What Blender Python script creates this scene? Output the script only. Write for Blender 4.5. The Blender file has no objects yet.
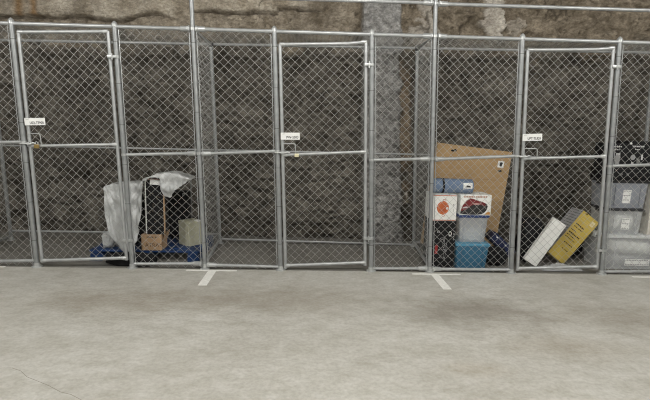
import bpy, bmesh, math, random
import numpy as np
from mathutils import Vector, Matrix

random.seed(7)
S = bpy.context.scene
COL = S.collection

# ------------------------------------------------------------------ camera
cam_d = bpy.data.cameras.new('camera')
cam_d.sensor_fit = 'HORIZONTAL'
cam_d.sensor_width = 36.0
cam_d.lens = 36.0 * 469.0 / 650.0
cam_d.clip_start = 0.05
cam = bpy.data.objects.new('camera', cam_d)
COL.objects.link(cam)
_r = Vector((0.99924, -0.03145, 0.02316)); _u = Vector((-0.01823, 0.14876, 0.9887)); _f = Vector((0.03454, 0.98837, -0.14808))
cam.matrix_world = Matrix(((_r.x, _u.x, -_f.x, 0.0), (_r.y, _u.y, -_f.y, -4.7717), (_r.z, _u.z, -_f.z, 1.46506), (0, 0, 0, 1)))
S.camera = cam

# ------------------------------------------------------------------ world, lamps, exposure
w = bpy.data.worlds.new('world'); S.world = w; w.use_nodes = True
w.node_tree.nodes['Background'].inputs['Color'].default_value = (0.9, 0.95, 1.0, 1)
w.node_tree.nodes['Background'].inputs['Strength'].default_value = 0.02
S.view_settings.view_transform = 'Standard'
S.view_settings.look = 'None'
S.view_settings.gamma = 1.0
S.view_settings.use_curve_mapping = False
S.view_settings.exposure = 0.0
S.cycles.filter_width = 1.1
S.cycles.denoising_prefilter = 'NONE'


def tube_lamp(x, y, z, power):
    """a bare batten tube shines all round"""
    d = bpy.data.lights.new('ceiling_lamp', 'POINT')
    d.shadow_soft_size = 0.28
    d.energy = power; d.color = (1.0, 0.985, 0.95)
    o = bpy.data.objects.new('ceiling_lamp', d)
    o.location = (x, y, z)
    COL.objects.link(o)


for lx in (-3.9, 0.3, 4.5):
    tube_lamp(lx, -3.1, 3.5, 245)
tube_lamp(-3.0, -7.8, 3.5, 190)
tube_lamp(3.6, -7.8, 3.5, 190)


# ------------------------------------------------------------------ helpers
def new_mat(name, color, rough=0.6, metal=0.0, spec=0.4):
    m = bpy.data.materials.new(name); m.use_nodes = True
    b = m.node_tree.nodes['Principled BSDF']
    b.inputs['Base Color'].default_value = (*color, 1)
    b.inputs['Roughness'].default_value = rough
    b.inputs['Metallic'].default_value = metal
    b.inputs['Specular IOR Level'].default_value = spec
    return m


def N(m, t, **kw):
    n = m.node_tree.nodes.new(t)
    for k, v in kw.items():
        setattr(n, k, v)
    return n


def link(m, a, b):
    m.node_tree.links.new(a, b)


def noisy(name, c1, c2, scale=8.0, rough=0.6, metal=0.0, spec=0.4, bump=0.0, detail=6.0, bscale=None, stretch=(1, 1, 1)):
    """two-tone procedural material driven by noise"""
    m = new_mat(name, c1, rough, metal, spec)
    b = m.node_tree.nodes['Principled BSDF']
    tc = N(m, 'ShaderNodeTexCoord'); mp = N(m, 'ShaderNodeMapping')
    mp.inputs['Scale'].default_value = stretch
    link(m, tc.outputs['Object'], mp.inputs['Vector'])
    nz = N(m, 'ShaderNodeTexNoise'); nz.inputs['Scale'].default_value = scale; nz.inputs['Detail'].default_value = detail
    link(m, mp.outputs['Vector'], nz.inputs['Vector'])
    cr = N(m, 'ShaderNodeValToRGB')
    cr.color_ramp.elements[0].position = 0.3; cr.color_ramp.elements[0].color = (*c1, 1)
    cr.color_ramp.elements[1].position = 0.7; cr.color_ramp.elements[1].color = (*c2, 1)
    link(m, nz.outputs['Fac'], cr.inputs['Fac'])
    link(m, cr.outputs['Color'], b.inputs['Base Color'])
    if bump:
        n2 = N(m, 'ShaderNodeTexNoise'); n2.inputs['Scale'].default_value = bscale or scale * 3; n2.inputs['Detail'].default_value = 5
        link(m, mp.outputs['Vector'], n2.inputs['Vector'])
        bp = N(m, 'ShaderNodeBump'); bp.inputs['Strength'].default_value = bump; bp.inputs['Distance'].default_value = 0.02
        link(m, n2.outputs['Fac'], bp.inputs['Height']); link(m, bp.outputs['Normal'], b.inputs['Normal'])
    return m


def clear_plastic(name, color, see=0.4, rough=0.3):
    m = noisy(name, tuple(c * 0.9 for c in color), color, 5, rough, 0, 0.5)
    b = m.node_tree.nodes['Principled BSDF']; out = m.node_tree.nodes['Material Output']
    tr = N(m, 'ShaderNodeBsdfTransparent'); mx = N(m, 'ShaderNodeMixShader')
    tr.inputs['Color'].default_value = (*[min(1, c * 0.3 + 0.7) for c in color], 1)
    mx.inputs['Fac'].default_value = see
    link(m, b.outputs['BSDF'], mx.inputs[1]); link(m, tr.outputs['BSDF'], mx.inputs[2])
    link(m, mx.outputs['Shader'], out.inputs['Surface'])
    return m


class Geo:
    """collects shapes given in world coordinates into one mesh"""
    def __init__(self):
        self.v = []; self.f = []

    def add(self, vs, fs):
        o = len(self.v)
        self.v += [tuple(p) for p in vs]
        self.f += [tuple(i + o for i in q) for q in fs]
        return self

    def tube(self, pts, r, n=10, cap=True):
        pts = [Vector(p) for p in pts]
        rs = r if isinstance(r, (list, tuple)) else [r] * len(pts)
        d0 = (pts[1] - pts[0]).normalized()
        a = d0.orthogonal().normalized(); vs = []; fs = []
        for i, p in enumerate(pts):
            if i == 0: t = pts[1] - pts[0]
            elif i == len(pts) - 1: t = pts[-1] - pts[-2]
            else: t = (pts[i + 1] - p).normalized() + (p - pts[i - 1]).normalized()
            t.normalize()
            a = (a - t * a.dot(t)).normalized(); b = t.cross(a)
            for k in range(n):
                th = 2 * math.pi * k / n
                vs.append(p + (a * math.cos(th) + b * math.sin(th)) * rs[i])
        for i in range(len(pts) - 1):
            for k in range(n):
                k2 = (k + 1) % n
                fs.append((i * n + k, i * n + k2, (i + 1) * n + k2, (i + 1) * n + k))
        if cap:
            fs.append(tuple(range(n - 1, -1, -1))); fs.append(tuple((len(pts) - 1) * n + k for k in range(n)))
        return self.add(vs, fs)

    def lathe(self, base, axis, prof, n=12):
        """prof: (distance along the axis, radius)"""
        base = Vector(base); axis = Vector(axis).normalized()
        a = axis.orthogonal().normalized(); b = axis.cross(a); vs = []; fs = []
        for d, r in prof:
            for k in range(n):
                th = 2 * math.pi * k / n
                vs.append(base + axis * d + (a * math.cos(th) + b * math.sin(th)) * r)
        for i in range(len(prof) - 1):
            for k in range(n):
                k2 = (k + 1) % n
                fs.append((i * n + k, i * n + k2, (i + 1) * n + k2, (i + 1) * n + k))
        fs.append(tuple(range(n - 1, -1, -1))); fs.append(tuple((len(prof) - 1) * n + k for k in range(n)))
        return self.add(vs, fs)

    def box(self, c, s, rot=None, bevel=0.0, taper=1.0):
        bm = bmesh.new(); bmesh.ops.create_cube(bm, size=1)
        for v in bm.verts:
            k = taper if v.co.z < 0 else 1.0
            v.co = Vector((v.co.x * s[0] * k, v.co.y * s[1] * k, v.co.z * s[2]))
        if bevel:
            bmesh.ops.bevel(bm, geom=list(bm.edges), offset=bevel, segments=2, affect='EDGES', profile=0.6)
        bm.verts.index_update()
        M = rot.to_4x4() if rot is not None else Matrix.Identity(4)
        vs = [M @ v.co + Vector(c) for v in bm.verts]; fs = [tuple(v.index for v in f.verts) for f in bm.faces]
        bm.free()
        return self.add(vs, fs)

    def poly(self, pts, thick=0.001, nrm=(0, -1, 0)):
        """a flat printed shape with a little thickness; pts counter-clockwise seen from nrm"""
        n = Vector(nrm).normalized(); k = len(pts)
        vs = [Vector(p) + n * thick for p in pts] + [Vector(p) for p in pts]
        fs = [tuple(range(k)), tuple(range(2 * k - 1, k - 1, -1))]
        for i in range(k):
            j = (i + 1) % k
            fs.append((i, i + k, j + k, j))
        return self.add(vs, fs)

    def blob(self, c, s, amp=0.1, freq=3.0, sub=3, seed=0, flat=None):
        from mathutils import noise
        bm = bmesh.new(); bmesh.ops.create_icosphere(bm, subdivisions=sub, radius=1)
        for v in bm.verts:
            d = v.co.copy()
            # superellipsoid keeps a soft box-like bag shape
            e = 0.7
            d = Vector([math.copysign(abs(q) ** e, q) for q in d])
            k = 1 + amp * noise.fractal(v.co * freq + Vector((seed, seed * 2.3, 0)), 0.9, 2.0, 3)
            p = Vector((d.x * s[0], d.y * s[1], d.z * s[2])) * k
            if flat is not None: p.z = max(p.z, flat)
            v.co = p + Vector(c)
        bm.verts.index_update()
        vs = [v.co.copy() for v in bm.verts]; fs = [tuple(v.index for v in f.verts) for f in bm.faces]
        bm.free()
        return self.add(vs, fs)


def mesh_obj(name, g, mat, parent=None, loc=None, smooth=None, kind=None, label=None):
    """one mesh object from world-space shapes, its origin at its thing's base"""
    base = Vector(loc) if loc is not None else (Vector(parent['_base']) if parent is not None else Vector((0, 0, 0)))
    me = bpy.data.meshes.new(name)
    va = np.array(g.v, dtype=np.float64) - np.array(base)
    me.from_pydata(va.tolist(), [], g.f)
    me.update()
    if smooth is not None:
        bm = bmesh.new(); bm.from_mesh(me)
        bmesh.ops.recalc_face_normals(bm, faces=list(bm.faces))
        for f in bm.faces: f.smooth = True
        if smooth < 180:
            lim = math.radians(smooth)
            for e in bm.edges:
                if len(e.link_faces) == 2 and e.calc_face_angle(0) > lim: e.smooth = False
        bm.to_mesh(me); bm.free()
    else:
        bm = bmesh.new(); bm.from_mesh(me); bmesh.ops.recalc_face_normals(bm, faces=list(bm.faces)); bm.to_mesh(me); bm.free()
    me.materials.append(mat)
    o = bpy.data.objects.new(name, me); COL.objects.link(o)
    if parent is not None:
        o.parent = parent; o['_base'] = list(base)
    else:
        o.location = base; o['_base'] = list(base)
    if kind: o['kind'] = kind
    if label: o['label'] = label
    return o


def thing(name, label, cat, loc, group=None):
    o = bpy.data.objects.new(name, None); COL.objects.link(o)
    o.empty_display_size = 0.1
    o.location = loc; o['_base'] = list(loc)
    o['label'] = label; o['category'] = cat
    if group: o['group'] = group
    return o


def tag(o, label, cat, group=None):
    o['label'] = label; o['category'] = cat
    if group: o['group'] = group
    return o


def structure(o, label=None, cat=None):
    o['kind'] = 'structure'
    if label: o['label'] = label
    if cat: o['category'] = cat
    return o


def text_geo(txt, height, origin, ux, uz, g=None, bold=0.0):
    """flat lettering: origin = lower left, ux = reading direction, uz = up direction"""
    cu = bpy.data.curves.new('lettering', 'FONT'); cu.body = txt; cu.size = 1.0; cu.resolution_u = 2; cu.offset = bold
    ob = bpy.data.objects.new('lettering_tmp', cu)
    COL.objects.link(ob)
    dg = bpy.context.evaluated_depsgraph_get()
    me = bpy.data.meshes.new_from_object(ob.evaluated_get(dg))
    vs = [v.co.copy() for v in me.vertices]; fs = [tuple(p.vertices) for p in me.polygons]
    bpy.data.objects.remove(ob); bpy.data.curves.remove(cu); bpy.data.meshes.remove(me)
    g = g or Geo(); o = Vector(origin); a = Vector(ux).normalized(); b = Vector(uz).normalized(); k = height / 0.7
    return g.add([o + a * (v.x * k) + b * (v.y * k) for v in vs], fs)


LEAN = -0.0343            # the posts stand plumb on a floor that falls two degrees


def LX(x, z):
    return x + LEAN * z


# ------------------------------------------------------------------ materials
def steel(name, lo, hi, rough, metal):
    return noisy(name, lo, hi, 14, rough, metal, 0.5, 0.05, bscale=60)


M_post = steel('galvanized_post', (0.24, 0.25, 0.25), (0.32, 0.33, 0.33), 0.42, 0.35)
M_rail = steel('galvanized_rail', (0.33, 0.34, 0.34), (0.43, 0.44, 0.44), 0.38, 0.35)
M_fit = steel('galvanized_fitting', (0.38, 0.39, 0.39), (0.50, 0.51, 0.50), 0.35, 0.4)
M_wire = noisy('galvanized_wire', (0.40, 0.40, 0.38), (0.51, 0.51, 0.49), 3, 0.38, 0.35, 0.5)
M_tie = new_mat('tie_wire', (0.12, 0.12, 0.12), 0.5, 0.3)
M_black = noisy('black_plastic', (0.007, 0.007, 0.008), (0.015, 0.015, 0.016), 12, 0.55, 0, 0.2)
M_blackcloth = noisy('black_cloth', (0.007, 0.007, 0.008), (0.018, 0.018, 0.019), 20, 0.85, 0, 0.2, bump=0.3)
M_white = noisy('white_card', (0.74, 0.74, 0.71), (0.84, 0.84, 0.81), 4, 0.55)
M_ink = new_mat('black_ink', (0.025, 0.025, 0.025), 0.6)
M_greyink = new_mat('grey_ink', (0.30, 0.30, 0.30), 0.6)
M_card = noisy('brown_card', (0.36, 0.235, 0.115), (0.43, 0.29, 0.15), 3, 0.75, stretch=(1, 1, 6))
M_card2 = noisy('tan_card', (0.36, 0.235, 0.135), (0.45, 0.30, 0.18), 5, 0.75)
M_cream = noisy('cream_box', (0.42, 0.41, 0.30), (0.52, 0.51, 0.39), 4, 0.6)
M_blue = noisy('blue_pallet_plastic', (0.004, 0.026, 0.095), (0.008, 0.040, 0.13), 9, 0.45)
M_sheet = noisy('translucent_sheet', (0.44, 0.45, 0.45), (0.60, 0.61, 0.61), 6, 0.30, 0, 0.5, 0.25, bscale=30)
M_label = noisy('paper_label', (0.72, 0.72, 0.70), (0.82, 0.82, 0.80), 8, 0.6)

# ------------------------------------------------------------------ numpy noise for the rock wall
rng = np.random.RandomState(11)


def vnoise(x, y, seed):
    r = np.random.RandomState(seed); T = r.rand(256, 256)
    xi = np.floor(x).astype(int); yi = np.floor(y).astype(int); fx = x - xi; fy = y - yi
    fx = fx * fx * (3 - 2 * fx); fy = fy * fy * (3 - 2 * fy)
    a = T[xi % 256, yi % 256]; b = T[(xi + 1) % 256, yi % 256]; c = T[xi % 256, (yi + 1) % 256]; d = T[(xi + 1) % 256, (yi + 1) % 256]
    return (a * (1 - fx) + b * fx) * (1 - fy) + (c * (1 - fx) + d * fx) * fy - 0.5


def fbm(x, y, s, seed, octs=4, gain=0.5):
    v = 0; a = 1.0
    for o in range(octs):
        v = v + a * vnoise(x / s * 2 ** o + 37.1 * o, y / s * 2 ** o + 11.7 * o, seed + o); a *= gain
    return v


def voro(x, y, s, seed, jit=0.9):
    r = np.random.RandomState(seed); JX = r.rand(128, 128); JY = r.rand(128, 128); H = r.rand(128, 128)
    gx = x / s; gy = y / s; xi = np.floor(gx).astype(int); yi = np.floor(gy).astype(int)
    d1 = np.full(x.shape, 9.0); d2 = np.full(x.shape, 9.0); hh = np.zeros(x.shape)
    for dx in (-1, 0, 1):
        for dy in (-1, 0, 1):
            a = (xi + dx) % 128; b = (yi + dy) % 128
            px = xi + dx + 0.5 + (JX[a, b] - 0.5) * jit; py = yi + dy + 0.5 + (JY[a, b] - 0.5) * jit
            d = np.hypot(px - gx, py - gy); n = d < d1
            d2 = np.where(n, d1, np.minimum(d2, d)); hh = np.where(n, H[a, b], hh); d1 = np.where(n, d, d1)
    return d1, d2 - d1, hh


def smooth(a, b, x):
    t = np.clip((x - a) / (b - a), 0, 1)
    return t * t * (3 - 2 * t)


# ------------------------------------------------------------------ the setting
WALL_TOP = 3.95


def wall_y(x):
    return 1.47 - 0.035 * x


def build_wall():
    st = 0.0165
    xs = np.arange(-5.6, 6.1, st); zs = np.arange(-0.02, WALL_TOP + st, st)
    X, Z = np.meshgrid(xs, zs, indexing='ij')
    wx = X + 0.10 * fbm(X, Z, 0.4, 3); wz = Z + 0.10 * fbm(X, Z, 0.4, 23)
    big = fbm(X, Z, 0.9, 41, 3)
    mid = fbm(wx, wz * 1.5, 0.22, 51, 4)
    fine = fbm(wx, wz * 1.3, 0.06, 61, 3)
    d1, edge, hh = voro(wx, wz * 1.5, 0.20, 71)
    d1b, edgeb, hhb = voro(wx * 1.0, wz * 1.7, 0.085, 81)
    chunk = (hh - 0.5) * 0.055 - 0.035 * (1 - smooth(0.0, 0.10, edge))
    chunk2 = (hhb - 0.5) * 0.030 - 0.014 * (1 - smooth(0.0, 0.14, edgeb))
    disp = 0.11 * big + 0.07 * mid + 0.055 * fine + chunk + chunk2
    # flat faced old concrete at the top: crack line of ragged height
    crack1 = 2.800 + 0.05 * fbm(X, X * 0 + 3, 0.5, 91, 4) + 0.055 * smooth(-2.6, -2.1, X) * (1 - smooth(-2.0, -1.7, X))
    m1 = smooth(0, 0.012, Z - crack1) * (1 - smooth(-1.78, -1.62, X + 0.1 * mid))
    crack2 = 2.925 + 0.04 * fbm(X, X * 0 + 7, 0.35, 95, 4) + 0.05 * (X > -0.45)
    m2 = smooth(0, 0.010, Z - crack2) * smooth(-1.60, -1.50, X) * (1 - smooth(-0.05, 0.25, X + 0.3 * mid))
    slab = np.clip(m1 + m2, 0, 1)
    # below the crack: a plaster face of middling roughness
    band = smooth(2.45, 2.62, Z + 0.2 * mid) * (1 - smooth(0.45, 0.62, X)) * (1 - slab)
    # grey rendered pillar
    pl = 0.735 - 0.035 * Z + 0.02 * mid; pr = 1.245 - 0.040 * Z + 0.05 * mid
    pil = smooth(-0.015, 0.015, X - pl) * (1 - smooth(-0.02, 0.02, X - pr))
    # tan strip of old render on the right flank of the pillar
    tan = smooth(-0.02, 0.02, X - pr) * (1 - smooth(0.10, 0.16, X - pr + 0.08 * mid)) * smooth(0.7, 1.0, Z + 0.6 * mid) * (1 - smooth(2.0, 2.4, Z + 0.5 * mid))
    # pale mortar patches
    def patch(cx, cz, rx, rz):
        return 1 - smooth(0.85, 1.0, np.hypot((X - cx) / rx, (Z - cz) / rz) + 1.3 * mid + 0.8 * fine)
    pale = np.clip(patch(2.28, 2.90, 0.13, 0.30) + patch(1.38, 2.72, 0.16, 0.16) + patch(1.42, 3.02, 0.10, 0.10) + patch(1.30, 0.62, 0.035, 0.10) + 0.5 * patch(2.62, 2.85, 0.10, 0.08), 0, 1)
    pits = smooth(0.18, 0.40, fbm(wx, wz, 0.12, 131, 4))
    flat = 0.10 * big * 0.6 + 0.022 * fine + 0.016 * mid - 0.018 * pits
    disp = disp * (1 - slab) + (flat + 0.055) * slab
    disp = disp * (1 - 0.5 * band) + 0.5 * band * (flat + 0.012)
    disp = disp * (1 - pil) + (0.10 + 0.045 * mid + 0.06 * fine - 0.02 * (1 - smooth(0, 0.2, edgeb))) * pil
    disp = disp * (1 - 0.7 * tan) + 0.7 * tan * (0.03 + 0.02 * mid)
    disp = disp * (1 - 0.8 * pale) + 0.8 * pale * (0.055 + 0.012 * mid + 0.05 * big)
    # recess right beneath the cracks and the vertical joint at the middle block
    gap = np.exp(-((Z - crack1 + 0.012) / 0.016) ** 2) * (1 - smooth(-2.0, -1.8, X)) + np.exp(-((Z - crack2 + 0.01) / 0.013) ** 2) * smooth(-1.6, -1.5, X) * (1 - smooth(0.0, 0.3, X))
    disp = disp - 0.075 * gap - 0.03 * np.exp(-((X + 0.50 - 0.01 * mid) / 0.012) ** 2) * smooth(2.5, 2.6, Z)
    Y = wall_y(X) - disp
    nx, nz = X.shape
    V = np.stack([X, Y, Z], -1).reshape(-1, 3)
    idx = np.arange(nx * nz).reshape(nx, nz)
    F = np.stack([idx[:-1, :-1], idx[1:, :-1], idx[1:, 1:], idx[:-1, 1:]], -1).reshape(-1, 4)
    me = bpy.data.meshes.new('wall_back')
    me.vertices.add(len(V)); me.vertices.foreach_set('co', V.astype(np.float32).ravel())
    me.loops.add(F.size); me.loops.foreach_set('vertex_index', F.astype(np.int32).ravel())
    me.polygons.add(len(F)); me.polygons.foreach_set('loop_start', np.arange(0, F.size, 4, dtype=np.int32))
    me.update(calc_edges=True)
    me.polygons.foreach_set('use_smooth', np.ones(len(F), dtype=bool))
    rust = (np.exp(-((X + 3.69 + 0.02 * mid) / 0.05) ** 2) + np.exp(-((X + 3.52 + 0.03 * mid) / 0.05) ** 2)) * slab
    above_shade = np.clip(smooth(2.42, 2.74, Z + 0.3 * mid), 0, 1)          # below this edge the cages' shade is put into the wall colour
    # branching hairline cracks filled with dirt
    d1c, edgec, _h = voro(wx + 0.25 * fbm(X, Z, 0.25, 141, 3), wz * 0.8 + 0.25 * fbm(X, Z, 0.25, 151, 3), 0.52, 161)
    crk = (1 - smooth(0.006, 0.035, edgec)) * smooth(-0.05, 0.12, fbm(X, Z, 0.6, 171, 2)) * (1 - pil)
    crk = np.clip(crk + 1.0 * np.clip((gap - 0.35) * 1.4, 0, 1), 0, 1)
    for nm, arr in (('crack', crk), ('slab', slab), ('band', band), ('pillar', pil), ('tan', tan), ('pale', pale), ('rust', np.clip(rust, 0, 1)), ('above_shade', above_shade), ('stone', hh), ('stone_small', hhb)):
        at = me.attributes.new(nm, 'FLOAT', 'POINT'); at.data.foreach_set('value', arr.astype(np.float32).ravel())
    # material
    m = new_mat('rock_wall', (0.2, 0.17, 0.13), 0.92, 0, 0.15)
    b = m.node_tree.nodes['Principled BSDF']
    tc = N(m, 'ShaderNodeTexCoord')
    def noise(s, d=6, seed=0):
        n = N(m, 'ShaderNodeTexNoise'); n.inputs['Scale'].default_value = s; n.inputs['Detail'].default_value = d; n.inputs['Roughness'].default_value = 0.65
        link(m, tc.outputs['Object'], n.inputs['Vector']); return n.outputs['Fac']
    def ramp(fac, c0, c1, p0=0.35, p1=0.65):
        r = N(m, 'ShaderNodeValToRGB'); r.color_ramp.elements[0].color = (*c0, 1); r.color_ramp.elements[1].color = (*c1, 1)
        r.color_ramp.elements[0].position = p0; r.color_ramp.elements[1].position = p1
        link(m, fac, r.inputs['Fac']); return r.outputs['Color']
    def attr(nm):
        a = N(m, 'ShaderNodeAttribute'); a.attribute_name = nm; return a.outputs['Fac']
    def mix(fac, a, c):
        x = N(m, 'ShaderNodeMix'); x.data_type = 'RGBA'
        if isinstance(fac, float): x.inputs['Factor'].default_value = fac
        else: link(m, fac, x.inputs['Factor'])
        link(m, a, x.inputs['A']); link(m, c, x.inputs['B']); return x.outputs['Result']
    shaded_rock = ramp(noise(3.0, 10), (0.050, 0.045, 0.037), (0.185, 0.170, 0.145))  # darker tones: shade inside the cages painted into the rock
    shaded_rock2 = ramp(attr('stone_small'), (0.040, 0.036, 0.030), (0.215, 0.200, 0.175), 0.0, 1.0)
    lower = mix(0.45, shaded_rock, shaded_rock2)
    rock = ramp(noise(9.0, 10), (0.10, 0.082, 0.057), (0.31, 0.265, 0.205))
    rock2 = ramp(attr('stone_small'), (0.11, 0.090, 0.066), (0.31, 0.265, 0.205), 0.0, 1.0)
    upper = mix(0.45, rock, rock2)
    c = mix(attr('above_shade'), lower, upper)
    bandc = ramp(noise(7.0, 10), (0.17, 0.142, 0.105), (0.36, 0.318, 0.258))
    bm_ = N(m, 'ShaderNodeMath', operation='MULTIPLY'); link(m, attr('band'), bm_.inputs[0]); link(m, attr('above_shade'), bm_.inputs[1])
    c = mix(bm_.outputs[0], c, bandc)
    c = mix(attr('slab'), c, ramp(noise(4.0, 12), (0.24, 0.205, 0.155), (0.44, 0.40, 0.335)))
    c = mix(attr('pillar'), c, ramp(noise(14, 10), (0.16, 0.158, 0.153), (0.40, 0.395, 0.385)))
    c = mix(attr('tan'), c, ramp(noise(6), (0.15, 0.115, 0.080), (0.27, 0.22, 0.165)))
    c = mix(attr('pale'), c, ramp(noise(7), (0.33, 0.30, 0.26), (0.45, 0.42, 0.37)))
    rr = N(m, 'ShaderNodeRGB'); rr.outputs[0].default_value = (0.26, 0.14, 0.045, 1)
    rm = N(m, 'ShaderNodeMath', operation='MULTIPLY'); rm.inputs[1].default_value = 0.75; link(m, attr('rust'), rm.inputs[0])
    c = mix(rm.outputs[0], c, rr.outputs[0])
    def mult(a, d, fac=1.0):
        x = N(m, 'ShaderNodeMix'); x.data_type = 'RGBA'; x.blend_type = 'MULTIPLY'; x.inputs['Factor'].default_value = fac
        link(m, a, x.inputs['A']); link(m, d, x.inputs['B']); return x.outputs['Result']
    def noise_s(s, d, st):
        mp = N(m, 'ShaderNodeMapping'); mp.inputs['Scale'].default_value = st; link(m, tc.outputs['Object'], mp.inputs['Vector'])
        n = N(m, 'ShaderNodeTexNoise'); n.inputs['Scale'].default_value = s; n.inputs['Detail'].default_value = d; n.inputs['Roughness'].default_value = 0.7; n.inputs['Distortion'].default_value = 0.6
        link(m, mp.outputs['Vector'], n.inputs['Vector']); return n.outputs['Fac']
    c = mult(c, ramp(noise_s(22, 6, (1, 1, 1.8)), (0.55, 0.535, 0.51), (1.42, 1.42, 1.42), 0.30, 0.68))
    c = mult(c, ramp(noise_s(1.3, 4, (1, 1, 1.2)), (0.74, 0.73, 0.72), (1.30, 1.30, 1.30), 0.32, 0.68))
    kk = N(m, 'ShaderNodeRGB'); kk.outputs[0].default_value = (0.045, 0.036, 0.027, 1)
    km = N(m, 'ShaderNodeMath', operation='MULTIPLY'); km.inputs[1].default_value = 0.7; link(m, attr('crack'), km.inputs[0])
    c = mix(km.outputs[0], c, kk.outputs[0])
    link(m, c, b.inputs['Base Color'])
    bp = N(m, 'ShaderNodeBump'); bp.inputs['Strength'].default_value = 0.9; bp.inputs['Distance'].default_value = 0.018
    link(m, noise(45, 8), bp.inputs['Height']); link(m, bp.outputs['Normal'], b.inputs['Normal'])
    me.materials.append(m)
    o = bpy.data.objects.new('wall_back', me); COL.objects.link(o)
    structure(o, 'rough brown rock and old concrete wall behind the cages', 'wall')
    return o


build_wall()


def floor_material(name, lo, hi, patch_lo, dark_patches=True):
    m = new_mat(name, hi, 0.55, 0, 0.35)
    b = m.node_tree.nodes['Principled BSDF']
    tc = N(m, 'ShaderNodeTexCoord')
    def noise(s, d=8, rough=0.6, st=(1, 1, 1)):
        mp = N(m, 'ShaderNodeMapping'); mp.inputs['Scale'].default_value = st; link(m, tc.outputs['Object'], mp.inputs['Vector'])
        n = N(m, 'ShaderNodeTexNoise'); n.inputs['Scale'].default_value = s; n.inputs['Detail'].default_value = d; n.inputs['Roughness'].default_value = rough
        link(m, mp.outputs['Vector'], n.inputs['Vector']); return n.outputs['Fac']
    def ramp(fac, c0, c1, p0, p1):
        r = N(m, 'ShaderNodeValToRGB'); r.color_ramp.elements[0].color = (*c0, 1); r.color_ramp.elements[1].color = (*c1, 1)
        r.color_ramp.elements[0].position = p0; r.color_ramp.elements[1].position = p1
        link(m, fac, r.inputs['Fac']); return r.outputs['Color']
    def mult(a, c, fac=1.0):
        x = N(m, 'ShaderNodeMix'); x.data_type = 'RGBA'; x.blend_type = 'MULTIPLY'; x.inputs['Factor'].default_value = fac
        link(m, a, x.inputs['A']); link(m, c, x.inputs['B']); return x.outputs['Result']
    c = ramp(noise(0.8, 6, 0.6), lo, hi, 0.25, 0.75)
    c = mult(c, ramp(noise(3.2, 10, 0.7, (1, 1.3, 1)), (0.87, 0.86, 0.835), (1, 1, 1), 0.34, 0.56))
    c = mult(c, ramp(noise(7.0, 9, 0.72, (1, 1.6, 1)), (0.84, 0.825, 0.79), (1.04, 1.04, 1.04), 0.34, 0.62))
    c = mult(c, ramp(noise(38, 4, 0.6), (0.88, 0.88, 0.87), (1.03, 1.03, 1.03), 0.35, 0.6))
    if dark_patches:
        # brownish dark patches, each with its own ragged outline
        for (sx, sy, rx, ry, k) in ((1.35, -1.10, 0.80, 0.50, 0.66), (-0.3, -0.85, 1.5, 0.42, 0.78), (2.9, -1.2, 1.3, 0.40, 0.78), (1.05, -2.05, 0.35, 0.12, 0.90), (-1.6, -0.95, 1.1, 0.35, 0.82), (1.9, -1.75, 0.6, 0.25, 0.85)):
            mp = N(m, 'ShaderNodeMapping'); mp.vector_type = 'TEXTURE'
            mp.inputs['Location'].default_value = (sx, sy, 0); mp.inputs['Scale'].default_value = (rx, ry, 1)
            link(m, tc.outputs['Object'], mp.inputs['Vector'])
            ln = N(m, 'ShaderNodeVectorMath', operation='LENGTH'); link(m, mp.outputs['Vector'], ln.inputs[0])
            ad = N(m, 'ShaderNodeMath', operation='MULTIPLY_ADD'); ad.inputs[1].default_value = 1.6; ad.inputs[2].default_value = -0.8
            link(m, noise(2.6, 8, 0.65), ad.inputs[0])
            sm = N(m, 'ShaderNodeMath', operation='ADD'); link(m, ln.outputs['Value'], sm.inputs[0]); link(m, ad.outputs[0], sm.inputs[1])
            c = mult(c, ramp(sm.outputs[0], (k, k * 0.965, k * 0.92), (1, 1, 1), 0.25, 1.0))
    link(m, c, b.inputs['Base Color'])
    bp = N(m, 'ShaderNodeBump'); bp.inputs['Strength'].default_value = 0.12; bp.inputs['Distance'].default_value = 0.01
    link(m, noise(60, 6), bp.inputs['Height']); link(m, bp.outputs['Normal'], b.inputs['Normal'])
    return m


M_floor = floor_material('worn_concrete', (0.435, 0.42, 0.385), (0.56, 0.55, 0.52), 0.8)
M_floor2 = floor_material('dirty_shaded_concrete', (0.185, 0.178, 0.162), (0.25, 0.24, 0.222), 0.8, False)  # darker copy of the floor, dirt and cage shade both in its colour
g = Geo().box((0, -6.01, -0.05), (20, 12.0, 0.1))
structure(mesh_obj('floor', g, M_floor, loc=(0, 0, 0)), 'worn grey concrete garage floor', 'floor')
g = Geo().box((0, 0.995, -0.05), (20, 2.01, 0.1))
structure(mesh_obj('floor_cage', g, M_floor2, loc=(0, 0, 0)), 'concrete floor inside the cages, coloured dark for dirt and shade', 'floor')
M_plain = noisy('painted_concrete', (0.30, 0.30, 0.285), (0.38, 0.38, 0.36), 1.5, 0.8)
structure(mesh_obj('ceiling', Geo().box((0, -5, WALL_TOP + 0.05), (20.2, 14, 0.1)), M_plain, loc=(0, 0, 0)))
structure(mesh_obj('wall_left', Geo().box((-10.05, -5, 1.95), (0.1, 14, 4.1)), M_plain, loc=(0, 0, 0)))
structure(mesh_obj('wall_right', Geo().box((10.05, -5, 1.95), (0.1, 14, 4.1)), M_plain, loc=(0, 0, 0)))
structure(mesh_obj('wall_front', Geo().box((0, -12.05, 1.95), (20, 0.1, 4.1)), M_plain, loc=(0, 0, 0)))

# painted parking marks: a T at every second stall
M_paint = noisy('road_paint', (0.72, 0.71, 0.67), (0.86, 0.85, 0.81), 30, 0.7)


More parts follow.
